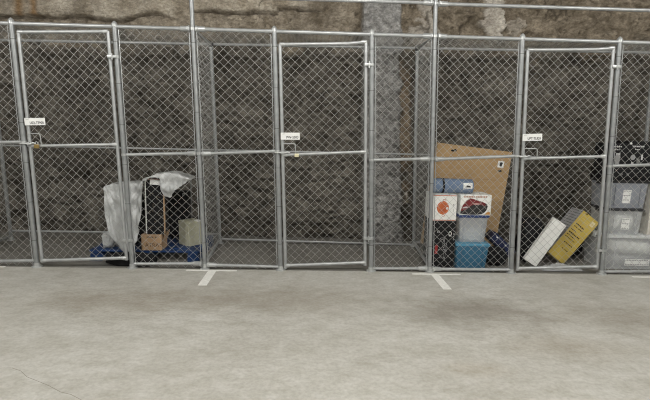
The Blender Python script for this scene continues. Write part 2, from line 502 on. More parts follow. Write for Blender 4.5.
def parking_mark(xc, label, x0, x1, yT):
    t = thing('parking_mark', label, 'floor marking', (xc, yT - 0.2, 0), 'painted parking marks before the cages')
    mesh_obj('stripe', Geo().box((xc + 0.014, yT - 0.245, 0.001), (0.082, 0.45, 0.002)), M_paint, t)
    mesh_obj('crossbar', Geo().box(((x0 + x1) / 2, yT, 0.001), (x1 - x0, 0.036, 0.002)), M_paint, t)


parking_mark(-0.995, 'white painted T mark on floor before left end of the middle cage', -1.25, -0.73, -0.055)
parking_mark(1.312, 'white painted T mark on floor before left end of the right cage', 1.09, 1.60, -0.085)
parking_mark(3.68, 'white painted T mark at the right edge of the photo', 3.44, 3.92, -0.09)
parking_mark(-3.35, 'white painted T mark at the left edge of the photo', -3.62, -3.10, -0.02)
cr = Geo()
pts = [(-1.77, -2.066), (-1.70, -2.10), (-1.62, -2.17), (-1.52, -2.222), (-1.45, -2.26), (-1.35, -2.325), (-1.28, -2.35), (-1.21, -2.395), (-1.1, -2.47)]
for i in range(len(pts) - 1):
    a, b = pts[i], pts[i + 1]
    cr.add([(a[0], a[1] - 0.002, 0.0006), (b[0], b[1] - 0.002, 0.0006), (b[0], b[1] + 0.002, 0.0006), (a[0], a[1] + 0.002, 0.0006)], [(0, 1, 2, 3)])
o = mesh_obj('floor_crack', cr, new_mat('crack_dirt', (0.24, 0.22, 0.19), 0.9), loc=(-1.77, -2.066, 0))
structure(o, 'thin dark crack in the floor at lower left', 'crack')


# ------------------------------------------------------------------ chain link
def chain_link(p00, p10, p11, p01, nrm, cw=0.042, ch=0.041, r=0.0019):
    """zigzag wires hooked into each other, filling the four-cornered panel (bilinear)"""
    p00, p10, p11, p01 = [np.array(p, float) for p in (p00, p10, p11, p01)]
    nrm = np.array(nrm, float); nrm /= np.linalg.norm(nrm)
    W = np.linalg.norm(p10 - p00); H = np.linalg.norm(p01 - p00)
    nw = max(2, int(round(W / cw))); nh = max(2, int(round(H / ch)))
    V = []; F = []
    j = np.arange(nh + 1)
    for i in range(nw):
        right = ((i + j) % 2)
        u = (i + right) / nw; v = j / nh
        P = (p00[None] * (1 - u)[:, None] + p10[None] * u[:, None]) * (1 - v)[:, None] + (p01[None] * (1 - u)[:, None] + p11[None] * u[:, None]) * v[:, None]
        P = P + nrm[None] * np.where(right, 1, -1)[:, None] * r * 0.9
        T = np.gradient(P, axis=0); T[:] = (p01 - p00)[None]          # wires keep one section frame
        T /= np.linalg.norm(T, axis=1)[:, None]
        A = np.cross(T, nrm); A /= np.linalg.norm(A, axis=1)[:, None]
        base = len(V)
        k = 1.25                                                      # widened across: the strand runs at 45 degrees
        for q in range(nh + 1):
            V.append(P[q] + A[q] * r * k); V.append(P[q] + nrm * r); V.append(P[q] - A[q] * r * k); V.append(P[q] - nrm * r)
        for q in range(nh):
            a = base + 4 * q
            for s in range(4):
                s2 = (s + 1) % 4
                F.append((a + s, a + s2, a + 4 + s2, a + 4 + s))
    g = Geo(); g.v = [tuple(p) for p in V]; g.f = F
    return g


def add_mesh(root, p00, p10, p11, p01, nrm, **k):
    return mesh_obj('chain_link_mesh', chain_link(p00, p10, p11, p01, nrm, **k), M_wire, root, smooth=180, kind='stuff')


PX = {0: -3.70, 1: -2.7865, 2: -1.8148, 3: -1.0691, 4: -0.2825, 5: 0.6712, 6: 1.2943, 7: 2.170, 8: 3.1561, 9: 4.22}
RX = {0: -3.735, 3: -1.125, 6: 1.372, 9: 4.33}      # feet of the rear posts
RY = 1.12
TOPZ = 2.40


def rear_z(x):
    return 2.425 + 0.010 * (x + 3.7)


def post_part(root, name, x, y, h, r, mat, cap=True, flange=True, ties=0):
    p = mesh_obj(name, Geo().tube([(x, y, 0), (LX(x, h), y, h)], r, 16), mat, root, smooth=40)
    if cap:
        xt = LX(x, h)
        mesh_obj('post_cap', Geo().lathe((xt, y, h - 0.03), (LEAN, 0, 1), [(0, r + 0.004), (0.028, r + 0.005), (0.045, r * 0.8), (0.055, r * 0.35), (0.058, 0.003)], 16), M_fit, p, smooth=40)
    if flange:
        mesh_obj('base_flange', Geo().lathe((x, y, 0), (0, 0, 1), [(0, r + 0.028), (0.010, r + 0.027), (0.014, r + 0.008), (0.045, r + 0.004)], 16), M_fit, p, smooth=40)
    for k in range(ties):
        z = 0.28 + k * (h - 0.45) / max(1, ties - 1)
        mesh_obj('wire_tie', Geo().lathe((LX(x, z), y, z), (LEAN, 0, 1), [(0, r + 0.002), (0.005, r + 0.002)], 12), M_tie, p, smooth=40)
    return p


def rail_end(root, p, d, r):
    """pressed steel cup with its bolt lug where a rail meets a post"""
    p = Vector(p); d = Vector(d).normalized()
    g = Geo().lathe(p + d * 0.030, d, [(0, r + 0.014), (0.010, r + 0.015), (0.018, r + 0.009), (0.085, r + 0.007), (0.092, r + 0.001)], 14)
    o = mesh_obj('rail_end_cup', g, M_fit, root, smooth=40)
    mesh_obj('lug', Geo().box(p + d * 0.042 + Vector((0, -0.026, 0)), (0.020, 0.022, 0.030), bevel=0.003), M_fit, o)
    return o


def brace_band(root, x, z, r):
    g = Geo().lathe((LX(x, z - 0.012), 0, z - 0.012), (LEAN, 0, 1), [(0, r + 0.003), (0.0, r + 0.005), (0.024, r + 0.005), (0.024, r + 0.003)], 14)
    return mesh_obj('brace_band', g, M_fit, root, smooth=40)


# ------------------------------------------------------------------ dividers between the cages
DIV = {0: 'chain link divider with plain post at the far left edge', 3: 'chain link divider with tall post between the left and middle cages',
       6: 'chain link divider with tall post between the middle and right cages', 9: 'chain link divider behind the bins at the far right edge'}
for i in (0, 3, 6, 9):
    x, xr = PX[i], RX[i]
    t = thing('divider_fence', DIV[i], 'fence', (x, 0, 0), 'dividers between the storage cages')
    tall = i in (3, 6)
    r = 0.0215
    fp = post_part(t, 'tall_post' if tall else 'post', x, 0, 3.10 if tall else 2.42, r, M_post, ties=5)
    rp = post_part(t, 'rear_post', xr, RY, rear_z(xr) - 0.02, 0.022, M_post, flange=True)
    zt = rear_z(xr)
    A0 = Vector((LX(x, TOPZ), 0.03, TOPZ)); A1 = Vector((LX(xr, zt), RY, zt))
    mesh_obj('top_rail', Geo().tube([A0, A1], 0.017, 12), M_rail, t, smooth=40)
    B0 = Vector((LX(x, 0.05), 0.03, 0.05)); B1 = Vector((LX(xr, 0.05), RY, 0.05))
    mesh_obj('bottom_rail', Geo().tube([B0, B1], 0.017, 12), M_rail, t, smooth=40)
    mesh_obj('elbow', Geo().lathe(A1 - Vector((0, 0.03, 0.035)), (0.1, 0.6, 0.8), [(0, 0.02), (0.01, 0.032), (0.05, 0.032), (0.07, 0.02)], 12), M_tie, t, smooth=40)
    add_mesh(t, B0 + Vector((0, 0, -0.03)), B1 + Vector((0, 0, -0.03)), A1, A0, (1, 0, 0), r=0.0011)
    if tall:
        for z in (TOPZ, 2.705):
            brace_band(fp, x, z, r)
        brace_band(fp, x, 1.20, r); brace_band(fp, x, 0.045, r)


def overhead(i, x1, label):
    x0 = PX[i]
    t = thing('overhead_rail', label, 'rail', (LX(x0, 2.705), 0, 2.705), 'overhead rails joining the tall posts')
    p0 = Vector((LX(x0, 2.705), 0, 2.705)); p1 = Vector((x1, 0, 2.712))
    mesh_obj('pipe', Geo().tube([p0 + Vector((0.02, 0, 0)), p1 - Vector((0.02, 0, 0))], 0.0175, 14), M_rail, t, smooth=40)
    rail_end(t, p0, (1, 0, 0), 0.0175)
    if i == 3: rail_end(t, p1, (-1, 0, 0), 0.0175)


overhead(3, LX(PX[6], 2.71), 'galvanized overhead rail above the middle cage')
overhead(6, 4.9, 'galvanized overhead rail above the right cage')

# ------------------------------------------------------------------ the three cages (front frames and roofs)
MID = {(0, 1): (1.245, 1.276), (2, 3): (1.171, 1.203), (3, 4): (1.196, 1.240), (5, 6): (1.171, 1.197), (6, 7): (1.190, 1.244), (8, 9): (1.161, 1.215)}
BOT = {(0, 1): (0.040, 0.066), (2, 3): (0.044, 0.059), (3, 4): (0.046, 0.033), (5, 6): (0.028, 0.038), (6, 7): (0.031, 0.036), (8, 9): (0.027, 0.05)}
CAGE = {0: 'left chain link storage cage holding the blue pallet', 3: 'empty chain link storage cage in the middle',
        6: 'right chain link storage cage holding cartons and plastic bins'}
for i in (0, 3, 6):
    a, b, c, d = i, i + 1, i + 2, i + 3
    t = thing('storage_cage', CAGE[i], 'storage cage', (PX[b], 0, 0), 'storage cages in a row')
    for k in (b, c):
        pp = post_part(t, 'gate_post', PX[k], 0, 2.425, 0.0240, M_post, ties=6)
        brace_band(pp, PX[k], MID[(a, b)][1] if k == b else MID[(c, d)][0], 0.0240)
    xa, xd = LX(PX[a], TOPZ), LX(PX[d], TOPZ)
    mesh_obj('top_rail', Geo().tube([(xa + 0.02, 0, TOPZ), (LX(PX[b], TOPZ), 0, TOPZ), (LX(PX[c], TOPZ), 0, TOPZ), (xd - 0.02, 0, TOPZ)], 0.0185, 14), M_rail, t, smooth=40)
    rail_end(t, (xa, 0, TOPZ), (1, 0, 0), 0.0185); rail_end(t, (xd, 0, TOPZ), (-1, 0, 0), 0.0185)
    for (m, n) in ((a, b), (c, d)):
        z0, z1 = MID[(m, n)]; q0 = Vector((LX(PX[m], z0), 0, z0)); q1 = Vector((LX(PX[n], z1), 0, z1)); e = (q1 - q0).normalized()
        mesh_obj('middle_rail', Geo().tube([q0 + e * 0.02, q1 - e * 0.02], 0.0165, 12), M_rail, t, smooth=40)
        w0, w1 = BOT[(m, n)]; s0 = Vector((LX(PX[m], w0), 0, w0)); s1 = Vector((LX(PX[n], w1), 0, w1)); e2 = (s1 - s0).normalized()
        mesh_obj('bottom_rail', Geo().tube([s0 + e2 * 0.02, s1 - e2 * 0.02], 0.0165, 12), M_rail, t, smooth=40)
        if m == a:
            if a: rail_end(t, q0, e, 0.0165); rail_end(t, s0, e2, 0.0165)
        if n == d:
            rail_end(t, q1, -e, 0.0165); rail_end(t, s1, -e2, 0.0165)
        off = 0.0 if True else 0
        add_mesh(t, (PX[m] + 0.028, -0.004, 0.012), (PX[n] - 0.028, -0.004, 0.012), (LX(PX[n], 2.385) - 0.028, -0.004, 2.385), (LX(PX[m], 2.385) + 0.028, -0.004, 2.385), (0, -1, 0))
        for xx, sgn in ((PX[m], 1), (PX[n], -1)):
            mesh_obj('tension_bar', Geo().tube([(xx + sgn * 0.036, -0.006, 0.02), (LX(xx, 2.37) + sgn * 0.036, -0.006, 2.37)], 0.004, 5), M_rail, t)
    ra, rd = LX(RX[a], rear_z(RX[a])), LX(RX[d], rear_z(RX[d]))
    za, zd = rear_z(RX[a]), rear_z(RX[d])
    mesh_obj('rear_rail', Geo().tube([(ra + 0.02, RY, za), (rd - 0.02, RY, zd)], 0.0165, 12), M_rail, t, smooth=40)
    rb0, rb1 = {0: (0.12, 0.12), 3: (0.055, 0.018), 6: (0.05, 0.05)}[i]
    mesh_obj('rear_bottom_rail', Geo().tube([(LX(RX[a], rb0) + 0.024, RY, rb0), (LX(RX[d], rb1) - 0.024, RY, rb1)], 0.0135, 12), M_rail, t, smooth=40)
    mesh_obj('rear_middle_rail', Geo().tube([(LX(RX[a], 1.18) + 0.024, RY, 1.185), (LX(RX[d], 1.18) - 0.024, RY, 1.185)], 0.0115, 12), M_rail, t, smooth=40)
    rm_ = mesh_obj('roof_mesh', chain_link((xa + 0.02, 0.0, TOPZ + 0.012), (xd - 0.02, 0.0, TOPZ + 0.012), (rd - 0.02, RY, zd + 0.012), (ra + 0.02, RY, za + 0.012), (0, 0, 1), r=0.0015), M_wire, t, smooth=180, kind='stuff')

# ------------------------------------------------------------------ gates
GATES = [
    dict(TL=(-2.808, 2.323), TR=(-1.962, 2.352), BR=(-1.872, 0.084), BL=(-2.730, 0.051), ML=(-2.752, 1.239), MR=(-1.922, 1.272), bl=0.066, br=0.106, kink=0.0, post=2, hz=(2.116, 0.297),
         sign=(-2.794, 1.440, 0.198, 0.070, 2.0), handle=(1.361, 0.118), text='U02-TE900', label='sagging chain link gate of the left cage with brass padlock', slabel='white unit sign on the left gate'),
    dict(TL=(-0.309, 2.279), TR=(0.533, 2.327), BR=(0.605, 0.060), BL=(-0.230, 0.016), ML=(-0.268, 1.203), MR=(0.566, 1.253), bl=0.048, br=0.092, kink=-0.010, post=5, hz=(2.108, 0.357),
         sign=(-0.291, 1.357, 0.190, 0.070, 1.0), handle=(1.318, 0.130), text='PW-SS03', label='closed chain link gate of the empty middle cage', slabel='white unit sign on the middle gate'),
    dict(TL=(2.151, 2.297), TR=(3.018, 2.340), BR=(3.099, 0.060), BL=(2.239, 0.030), ML=(2.191, 1.218), MR=(3.052, 1.260), bl=0.050, br=0.083, kink=-0.010, post=8, hz=(2.157, 0.265),
         sign=(2.164, 1.398, 0.200, 0.071, 2.5), handle=(1.322, 0.140), text='UPT-TL828', label='chain link gate of the right cage before the yellow carton', slabel='white unit sign on the right gate'),
]
for G in GATES:
    y = 0.0
    P3 = lambda p: Vector((p[0], y, p[1]))
    t = thing('gate', G['label'], 'gate', (G['BL'][0], y, 0), 'chain link gates of the cages')
    rs = 0.0175
    mesh_obj('stile', Geo().tube([P3(G['BL']), P3(G['TL'])], rs, 12), M_rail, t, smooth=40)
    mesh_obj('stile', Geo().tube([P3(G['BR']), P3(G['TR'])], rs, 12), M_rail, t, smooth=40)
    TLv, TRv = P3(G['TL']), P3(G['TR'])
    k3 = TLv.lerp(TRv, 0.8) + Vector((0, 0, G['kink']))
    mesh_obj('gate_top_rail', Geo().tube([TLv, k3, TRv], rs, 12), M_rail, t, smooth=40)
    mesh_obj('gate_middle_rail', Geo().tube([P3(G['ML']), P3(G['MR'])], 0.0155, 12), M_rail, t, smooth=40)
    lb = lambda a, b, z: a[0] + (b[0] - a[0]) * (z - a[1]) / (b[1] - a[1])
    bl = (lb(G['BL'], G['TL'], G['bl']), G['bl']); br = (lb(G['BR'], G['TR'], G['br']), G['br'])
    mesh_obj('gate_bottom_rail', Geo().tube([P3(bl), P3(br)], rs, 12), M_rail, t, smooth=40)
    for p, q in ((G['ML'], G['MR']), (G['MR'], G['ML']), (bl, br), (br, bl), (G['TL'], G['TR']), (G['TR'], G['TL'])):
        e = (P3(q) - P3(p)).normalized()
        mesh_obj('corner_fitting', Geo().lathe(P3(p) - e * 0.005, e, [(0, 0.020), (0.03, 0.0215), (0.05, 0.0185)], 12), M_fit, t, smooth=40)
    i1 = Vector((0.018, -0.004, -0.012)); i2 = Vector((-0.018, -0.004, -0.012))
    add_mesh(t, P3(bl) + i1, P3(br) + i2, TRv + Vector((-0.018, -0.004, -0.008)), TLv + Vector((0.018, -0.004, -0.008)), (0, -1, 0))
    # hinges on the right hand stile
    for hz in G['hz']:
        xs_ = lb(G['BR'], G['TR'], hz); xp = LX(PX[G['post']], hz)
        g = Geo().lathe((xs_ + 0.0, y, hz - 0.015), (LEAN, 0, 1), [(0, rs + 0.002), (0, rs + 0.006), (0.030, rs + 0.006), (0.030, rs + 0.002)], 12)
        hg = mesh_obj('hinge', Geo().box(((xs_ + xp) / 2, -0.030, hz), (xp - xs_ + 0.03, 0.014, 0.026), bevel=0.003), M_fit, t, smooth=40)
        mesh_obj('stile_band', g, M_fit, hg, smooth=40)
        mesh_obj('post_band', Geo().lathe((xp, 0, hz - 0.015), (LEAN, 0, 1), [(0, 0.0250), (0, 0.0290), (0.030, 0.0290), (0.030, 0.0250)], 14), M_fit, hg, smooth=40)
        mesh_obj('pin', Geo().tube([((xs_ + xp) / 2, -0.04, hz - 0.03), ((xs_ + xp) / 2, -0.04, hz + 0.03)], 0.007, 8), M_fit, hg, smooth=40)
    # bent rod handle and fork latch beside the left stile
    hz, hw = G['handle']; xl = lb(G['BL'], G['TL'], hz); zm = G['ML'][1] + 0.012
    mesh_obj('handle', Geo().tube([(xl, -0.012, hz), (xl + hw - 0.02, -0.018, hz + 0.002), (xl + hw - 0.004, -0.020, hz - 0.004), (xl + hw, -0.020, hz - 0.022), (xl + hw + 0.004, -0.016, zm)], 0.0055, 8), M_fit, t, smooth=60)
    la = mesh_obj('latch', Geo().tube([(xl - 0.075, -0.034, zm + 0.012), (xl + 0.03, -0.034, zm + 0.012), (xl + 0.05, -0.03, zm + 0.02), (xl + 0.075, -0.03, zm + 0.012)], 0.007, 8)
                  , M_fit, t, smooth=40)
    mesh_obj('collar', Geo().lathe((xl + 0.003, 0, zm - 0.005), (LEAN, 0, 1), [(0, rs + 0.002), (0, rs + 0.006), (0.03, rs + 0.006), (0.03, rs + 0.002)], 12), M_fit, la, smooth=40)
    mesh_obj('lug', Geo().box((xl + 0.003, -0.03, zm + 0.012), (0.024, 0.02, 0.03), bevel=0.003), M_fit, la)
    # unit sign
    sx, sz, sw, sh, ang = G['sign']; a = math.radians(ang)
    ux = Vector((math.cos(a), 0, math.sin(a))); uz = Vector((-math.sin(a), 0, math.cos(a))); o = Vector((sx, -0.024, sz))
    sg = mesh_obj('unit_sign', Geo().poly([o, o + ux * sw, o + ux * sw + uz * sh, o + uz * sh], 0.003), M_label, t, label=G['slabel'])
    of = Vector((0, -0.0036, 0))
    tg = text_geo(G['text'], 0.024, o + ux * (0.050 if len(G['text']) > 8 else 0.056) + uz * 0.012 + of, ux, uz, bold=0.02)
    wmax = max((Vector(v) - o).dot(ux) for v in tg.v)
    # squeeze the line to the plate's width
    x0 = 0.046; lim = sw - 0.014
    k = (lim - x0) / (wmax - x0)
    tg.v = [tuple(Vector(v) + ux * ((Vector(v) - o).dot(ux) - x0) * (k - 1)) for v in tg.v]
    mesh_obj('lettering', tg, M_ink, sg)
    mesh_obj('small_lettering', text_geo('UNIT', 0.010, o + ux * 0.012 + uz * 0.052 + of, ux, uz), M_greyink, sg)

M_brass = new_mat('brass', (0.45, 0.32, 0.12), 0.35, 0.8)
M_brass2 = new_mat('pale_brass', (0.80, 0.74, 0.50), 0.35, 0.3)


def padlock(x, y, z, mat, label, s=1.0):
    t = thing('padlock', label, 'padlock', (x, y, z - 0.05 * s))
    mesh_obj('body', Geo().box((x, y, z - 0.028 * s), (0.042 * s, 0.018 * s, 0.034 * s), bevel=0.004 * s), mat, t, smooth=40)
    arc = [(x + math.cos(q) * 0.014 * s, y, z - 0.008 * s + math.sin(q) * 0.022 * s) for q in np.linspace(0, math.pi, 9)]
    mesh_obj('shackle', Geo().tube([(arc[0][0], y, z - 0.018 * s)] + arc + [(arc[-1][0], y, z - 0.018 * s)], 0.0035 * s, 8), M_fit, t, smooth=60)


padlock(-2.690, -0.034, 1.268, M_brass, 'small brass padlock on the left gate latch', 1.1)
padlock(-0.130, -0.036, 1.232, M_brass2, 'small pale brass padlock on the middle gate handle', 1.0)

# ------------------------------------------------------------------ left cage: pallet and what is on it
PY = 0.23
t = thing('plastic_pallet', 'blue plastic pallet on the floor of the left cage', 'pallet', (-1.77, PY, 0))
for k in range(7):
    mesh_obj('deck_board', Geo().box((-1.77, PY + 0.05 + k * 0.117, 0.115), (1.18, 0.095, 0.018), bevel=0.003), M_blue, t)
for xx in (-2.29, -1.77, -1.25):
    mesh_obj('stringer', Geo().box((xx, PY + 0.40, 0.095), (0.10, 0.80, 0.022), bevel=0.003), M_blue, t)
    for yy in (0.07, 0.40, 0.73):
        mesh_obj('block', Geo().box((xx, PY + yy, 0.052), (0.13, 0.12, 0.066), bevel=0.006), M_blue, t)
    mesh_obj('bottom_board', Geo().box((xx, PY + 0.40, 0.010), (0.12, 0.80, 0.020), bevel=0.003), M_blue, t)
DECK = 0.125

t = thing('cardboard_box', 'small tan cardboard box standing at the front of the blue pallet', 'box', (-1.69, 0.23, DECK))
bx0, bx1, bz0, bz1 = -1.803, -1.585, DECK, 0.303
rot = Matrix.Rotation(math.radians(-2), 3, 'Y')
mesh_obj('body', Geo().box((-1.694, 0.34, 0.214), (0.218, 0.20, 0.176), bevel=0.003), M_card2, t)
mesh_obj('flap', Geo().box((-1.575, 0.37, 0.260), (0.006, 0.16, 0.12), rot=Matrix.Rotation(math.radians(18), 3, 'Y')), M_card2, t)
pr = Geo()
for x0, x1 in ((-1.745, -1.715), (-1.712, -1.692), (-1.690, -1.672), (-1.655, -1.640)):
    pr.poly([(x0, 0.2395, 0.270), (x1, 0.2395, 0.268), (x1, 0.2395, 0.278), (x0, 0.2395, 0.279)], 0.0006)
mesh_obj('printed_line', pr, M_ink, t)
pr = text_geo('ATRAY', 0.042, (-1.765, 0.2392, 0.165), (1, 0, 0), (0, 0, 1))
mesh_obj('printed_name', pr, new_mat('brown_ink', (0.10, 0.055, 0.03), 0.7), t)

t = thing('upright_case', 'tall narrow black case with white tag standing on the tan cardboard box', 'case', (-1.645, 0.24, bz1))
cx0, cx1, cz0, cz1 = -1.742, -1.556, bz1, 0.925
prof = [(cx0, cz0), (cx1, cz0), (cx1, cz1 - 0.05)] + [(cx1 - 0.05 + 0.05 * math.cos(q), cz1 - 0.05 + 0.045 * math.sin(q)) for q in np.linspace(0.2, 1.5, 5)] + [(cx0 + 0.05 + 0.05 * math.cos(q), cz1 - 0.05 + 0.045 * math.sin(q)) for q in np.linspace(1.64, 2.94, 5)] + [(cx0, cz1 - 0.05)]
mesh_obj('body', Geo().poly([(px, 0.42, pz) for px, pz in prof], 0.165), M_black, t, smooth=30)
mesh_obj('side_edging', Geo().box((cx1 + 0.003, 0.262, (cz0 + cz1) / 2 - 0.06), (0.012, 0.03, cz1 - cz0 - 0.14), bevel=0.002), M_card2, t)
mesh_obj('rim', Geo().tube([(cx0 - 0.004, 0.25, cz0 + 0.01), (cx0 - 0.003, 0.25, cz1 - 0.055), (cx0 + 0.012, 0.25, cz1 - 0.018), (cx0 + 0.05, 0.25, cz1 - 0.002), (cx1 - 0.05, 0.25, cz1 - 0.002), (cx1 - 0.012, 0.25, cz1 - 0.02), (cx1, 0.25, cz1 - 0.06)], 0.006, 8), M_white, t, smooth=60)
mesh_obj('carry_handle', Geo().tube([(cx0 + 0.03, 0.250, cz1 - 0.030), (cx0 + 0.06, 0.238, cz1 - 0.018), (cx1 - 0.06, 0.238, cz1 - 0.020), (cx1 - 0.03, 0.250, cz1 - 0.034)], 0.006, 8), new_mat('pink_strap', (0.42, 0.27, 0.23), 0.6), t, smooth=60)
mesh_obj('white_tag', Geo().poly([(-1.690, 0.236, 0.848), (-1.582, 0.236, 0.842), (-1.584, 0.236, 0.892), (-1.688, 0.236, 0.902)], 0.002), M_label, t)
for k, (px, pz) in enumerate(((-1.68, 0.74), (-1.61, 0.70), (-1.65, 0.62), (-1.69, 0.55), (-1.60, 0.52), (-1.64, 0.44), (-1.69, 0.38), (-1.60, 0.37))):
    q = [(px + 0.022 * math.cos(a), 0.2535, pz + 0.014 * math.sin(a) + 0.006 * math.cos(2 * a + k)) for a in np.linspace(0.3, 4.4, 9)]
    mesh_obj('trim_loop', Geo().tube(q, 0.003, 5), new_mat('dull_bronze', (0.11, 0.085, 0.055), 0.5), t)

# the dark bag that carries the left half of the sheet
t = thing('duffel_bag', 'black bag standing on the pallet under the plastic sheet', 'bag', (-1.98, 0.45, DECK))
mesh_obj('body', Geo().blob((-1.985, 0.42, 0.477), (0.150, 0.155, 0.345), 0.05, 2.5, 4, 3), M_blackcloth, t, smooth=180)
mesh_obj('strap', Geo().tube([(-2.11, 0.30, 0.25), (-2.12, 0.265, 0.45), (-2.09, 0.28, 0.72)], 0.012, 6), M_black, t, smooth=60)


def build_sheet():
    prof = [(-2.150, 0.505, 0.821), (-2.127, 0.395, 0.83), (-2.1, 0.287, 0.839), (-2.041, 0.177, 0.849), (-1.971, 0.09, 0.856), (-1.918, 0.069, 0.861), (-1.873, 0.136, 0.858), (-1.827, 0.247, 0.855), (-1.79, 0.39, 0.853), (-1.765, 0.554, 0.881), (-1.748, 0.876, 0.905), (-1.678, 0.925, 0.932), (-1.615, 0.933, 0.958), (-1.558, 0.917, 0.969), (-1.545, 0.73, 0.973), (-1.474, 0.71, 0.978), (-1.441, 0.764, 0.973), (-1.398, 0.808, 0.966), (-1.324, 0.862, 0.94), (-1.249, 0.918, 0.908)]
    px = np.array([p[0] for p in prof]); hz = np.array([p[1] for p in prof]); tz = np.array([p[2] for p in prof])
    nu, nv = 130, 46
    us = np.linspace(px[0], px[-1], nu)
    H = np.interp(us, px, hz); T = np.interp(us, px, tz)
    rr = np.random.RandomState(4)
    V = []; 
    for i, x in enumerate(us):
        crease = T[i] - 0.004 if x > -1.76 else T[i] + 0.012
        crease = min(crease, T[i] + 0.012)
        right = 1 / (1 + math.exp(-(x + 1.545) / 0.012))
        for j in range(nv):
            s = j / (nv - 1)
            if s < 0.4:      # over the top, from the back to the front fold
                a = s / 0.4
                yy = 0.62 - a * (0.62 - 0.225) ; zz = T[i] - 0.03 * (1 - a) ** 2
                fold = 0.010 * math.sin(x * 55 + a * 3) * (0.4 + 0.6 * abs(math.sin(x * 7)))
                zz += fold
            else:            # hanging down in front
                a = (s - 0.4) / 0.6
                zz = T[i] + (H[i] - T[i]) * a
                drop = T[i] - H[i]
                amp = min(1.0, drop / 0.35) * (0.35 + 0.65 * a)
                # folds fan out from the left corner and the case's edge
                th1 = math.atan2(zz - 0.86, x + 2.17); th2 = math.atan2(zz - 0.86, x + 1.76)
                wv = math.sin(th1 * 17.0) * 0.016 + math.sin(th2 * 13.0 + 1.0) * 0.014 + math.sin(x * 70 + zz * 6) * 0.004
                yy = 0.220 - 0.012 * min(1, a * 6) + wv * amp * 1.7 - 0.030
                if right > 0.5: yy += 0.02 * math.sin(x * 90) * a + 0.05 * a
                yy = min(yy, 0.226)
            V.append((x + 0.006 * math.sin(zz * 23 + i), yy, zz))
    F = []
    for i in range(nu - 1):
        for j in range(nv - 1):
            a = i * nv + j
            F.append((a, a + 1, a + nv + 1, a + nv))
    g = Geo(); g.v = V; g.f = F
    o = mesh_obj('plastic_sheet', g, M_sheet, loc=(-1.75, 0.3, 0.86), smooth=180)
    md = o.modifiers.new('thickness', 'SOLIDIFY'); md.thickness = 0.002; md.offset = 1
    tag(o, 'crumpled grey white plastic sheet draped over the black case and bag', 'plastic sheet')


build_sheet()

o = mesh_obj('crumpled_bag', Geo().blob((-2.205, 0.37, 0.208), (0.062, 0.055, 0.082), 0.35, 3.2, 4, 9), M_sheet, loc=(-2.205, 0.37, DECK), smooth=180)
tag(o, 'small crumpled white plastic bag at the left end of the pallet', 'bag')

M_dimgrey = noisy('grey_metal', (0.13, 0.13, 0.125), (0.18, 0.18, 0.17), 9, 0.5)
t = thing('suitcase', 'black suitcase standing on the pallet behind the cream carton', 'suitcase', (-1.54, 0.80, DECK))
mesh_obj('shell', Geo().box((-1.545, 0.80, 0.435), (0.255, 0.16, 0.55), bevel=0.03), M_black, t, smooth=40)
mesh_obj('carry_handle', Geo().tube([(-1.475, 0.725, 0.665), (-1.470, 0.69, 0.690), (-1.435, 0.69, 0.693), (-1.425, 0.725, 0.67)], 0.007, 8), M_post, t, smooth=60)
mesh_obj('zip_band', Geo().box((-1.545, 0.77, 0.435), (0.259, 0.012, 0.554), bevel=0.004), M_blackcloth, t)
mesh_obj('pull_rod', Geo().box((-1.415, 0.865, 0.52), (0.022, 0.012, 0.66), bevel=0.004), M_dimgrey, t)
mesh_obj('pull_rod', Geo().box((-1.60, 0.865, 0.52), (0.022, 0.012, 0.66), bevel=0.004), M_dimgrey, t)
mesh_obj('pull_grip', Geo().box((-1.507, 0.865, 0.858), (0.21, 0.02, 0.022), bevel=0.006), M_dimgrey, t)
for k in (-1.63, -1.46):
    mesh_obj('wheel', Geo().lathe((k - 0.012, 0.80, 0.146), (1, 0, 0), [(0, 0.016), (0.004, 0.0205), (0.02, 0.0205), (0.024, 0.016)], 12), M_black, t, smooth=40)

t = thing('storage_carton', 'cream lidded carton at the right end of the pallet', 'box', (-1.35, 0.565, DECK))
rz = Matrix.Rotation(math.radians(-40), 3, 'Z')
mesh_obj('body', Geo().box((-1.352, 0.565, 0.2485), (0.19, 0.19, 0.247), rot=rz, bevel=0.003), M_cream, t)
mesh_obj('lid', Geo().box((-1.352, 0.565, 0.386), (0.198, 0.198, 0.030), rot=rz, bevel=0.003), M_cream, t)
mesh_obj('lid_flap', Geo().box((-1.262, 0.54, 0.405), (0.07, 0.05, 0.012), rot=rz), M_white, t)

t = thing('cloth_bag', 'low black fabric bag lying in front of the blue pallet', 'bag', (-1.86, 0.13, 0))
mesh_obj('body', Geo().blob((-1.86, 0.085, 0.070), (0.265, 0.052, 0.073), 0.10, 2.6, 4, 17, flat=-0.070), M_blackcloth, t, smooth=180)
mesh_obj('strap', Geo().tube([(-1.98, 0.06, 0.10), (-1.95, 0.05, 0.136), (-1.78, 0.05, 0.136), (-1.75, 0.06, 0.10)], 0.006, 6), M_black, t, smooth=60)

# ------------------------------------------------------------------ right cage
# big flat carton leaning behind the stack
t = thing('flat_carton', 'large flat brown cardboard carton leaning behind the bins', 'carton', (1.9, 0.85, 0))
ang = math.radians(6.0); Rc = Matrix.Rotation(ang, 3, 'Y')
cw_, chh = 0.925, 1.255
BRc = Vector((2.325, 0.86, 0.0))
ctr = BRc + Rc @ Vector((-cw_ / 2, 0, chh / 2)) + Vector((0, 0.035, 0.0))
mesh_obj('body', Geo().box(ctr, (cw_, 0.07, chh), rot=Rc, bevel=0.004), M_card, t)
cp = lambda u, v, d=-0.036: ctr + Rc @ Vector((u, d, v))


def carton_rect(u0, u1, v0, v1, dep=-0.0356):
    return [cp(u0, v0, dep), cp(u1, v0, dep), cp(u1, v1, dep), cp(u0, v1, dep)]


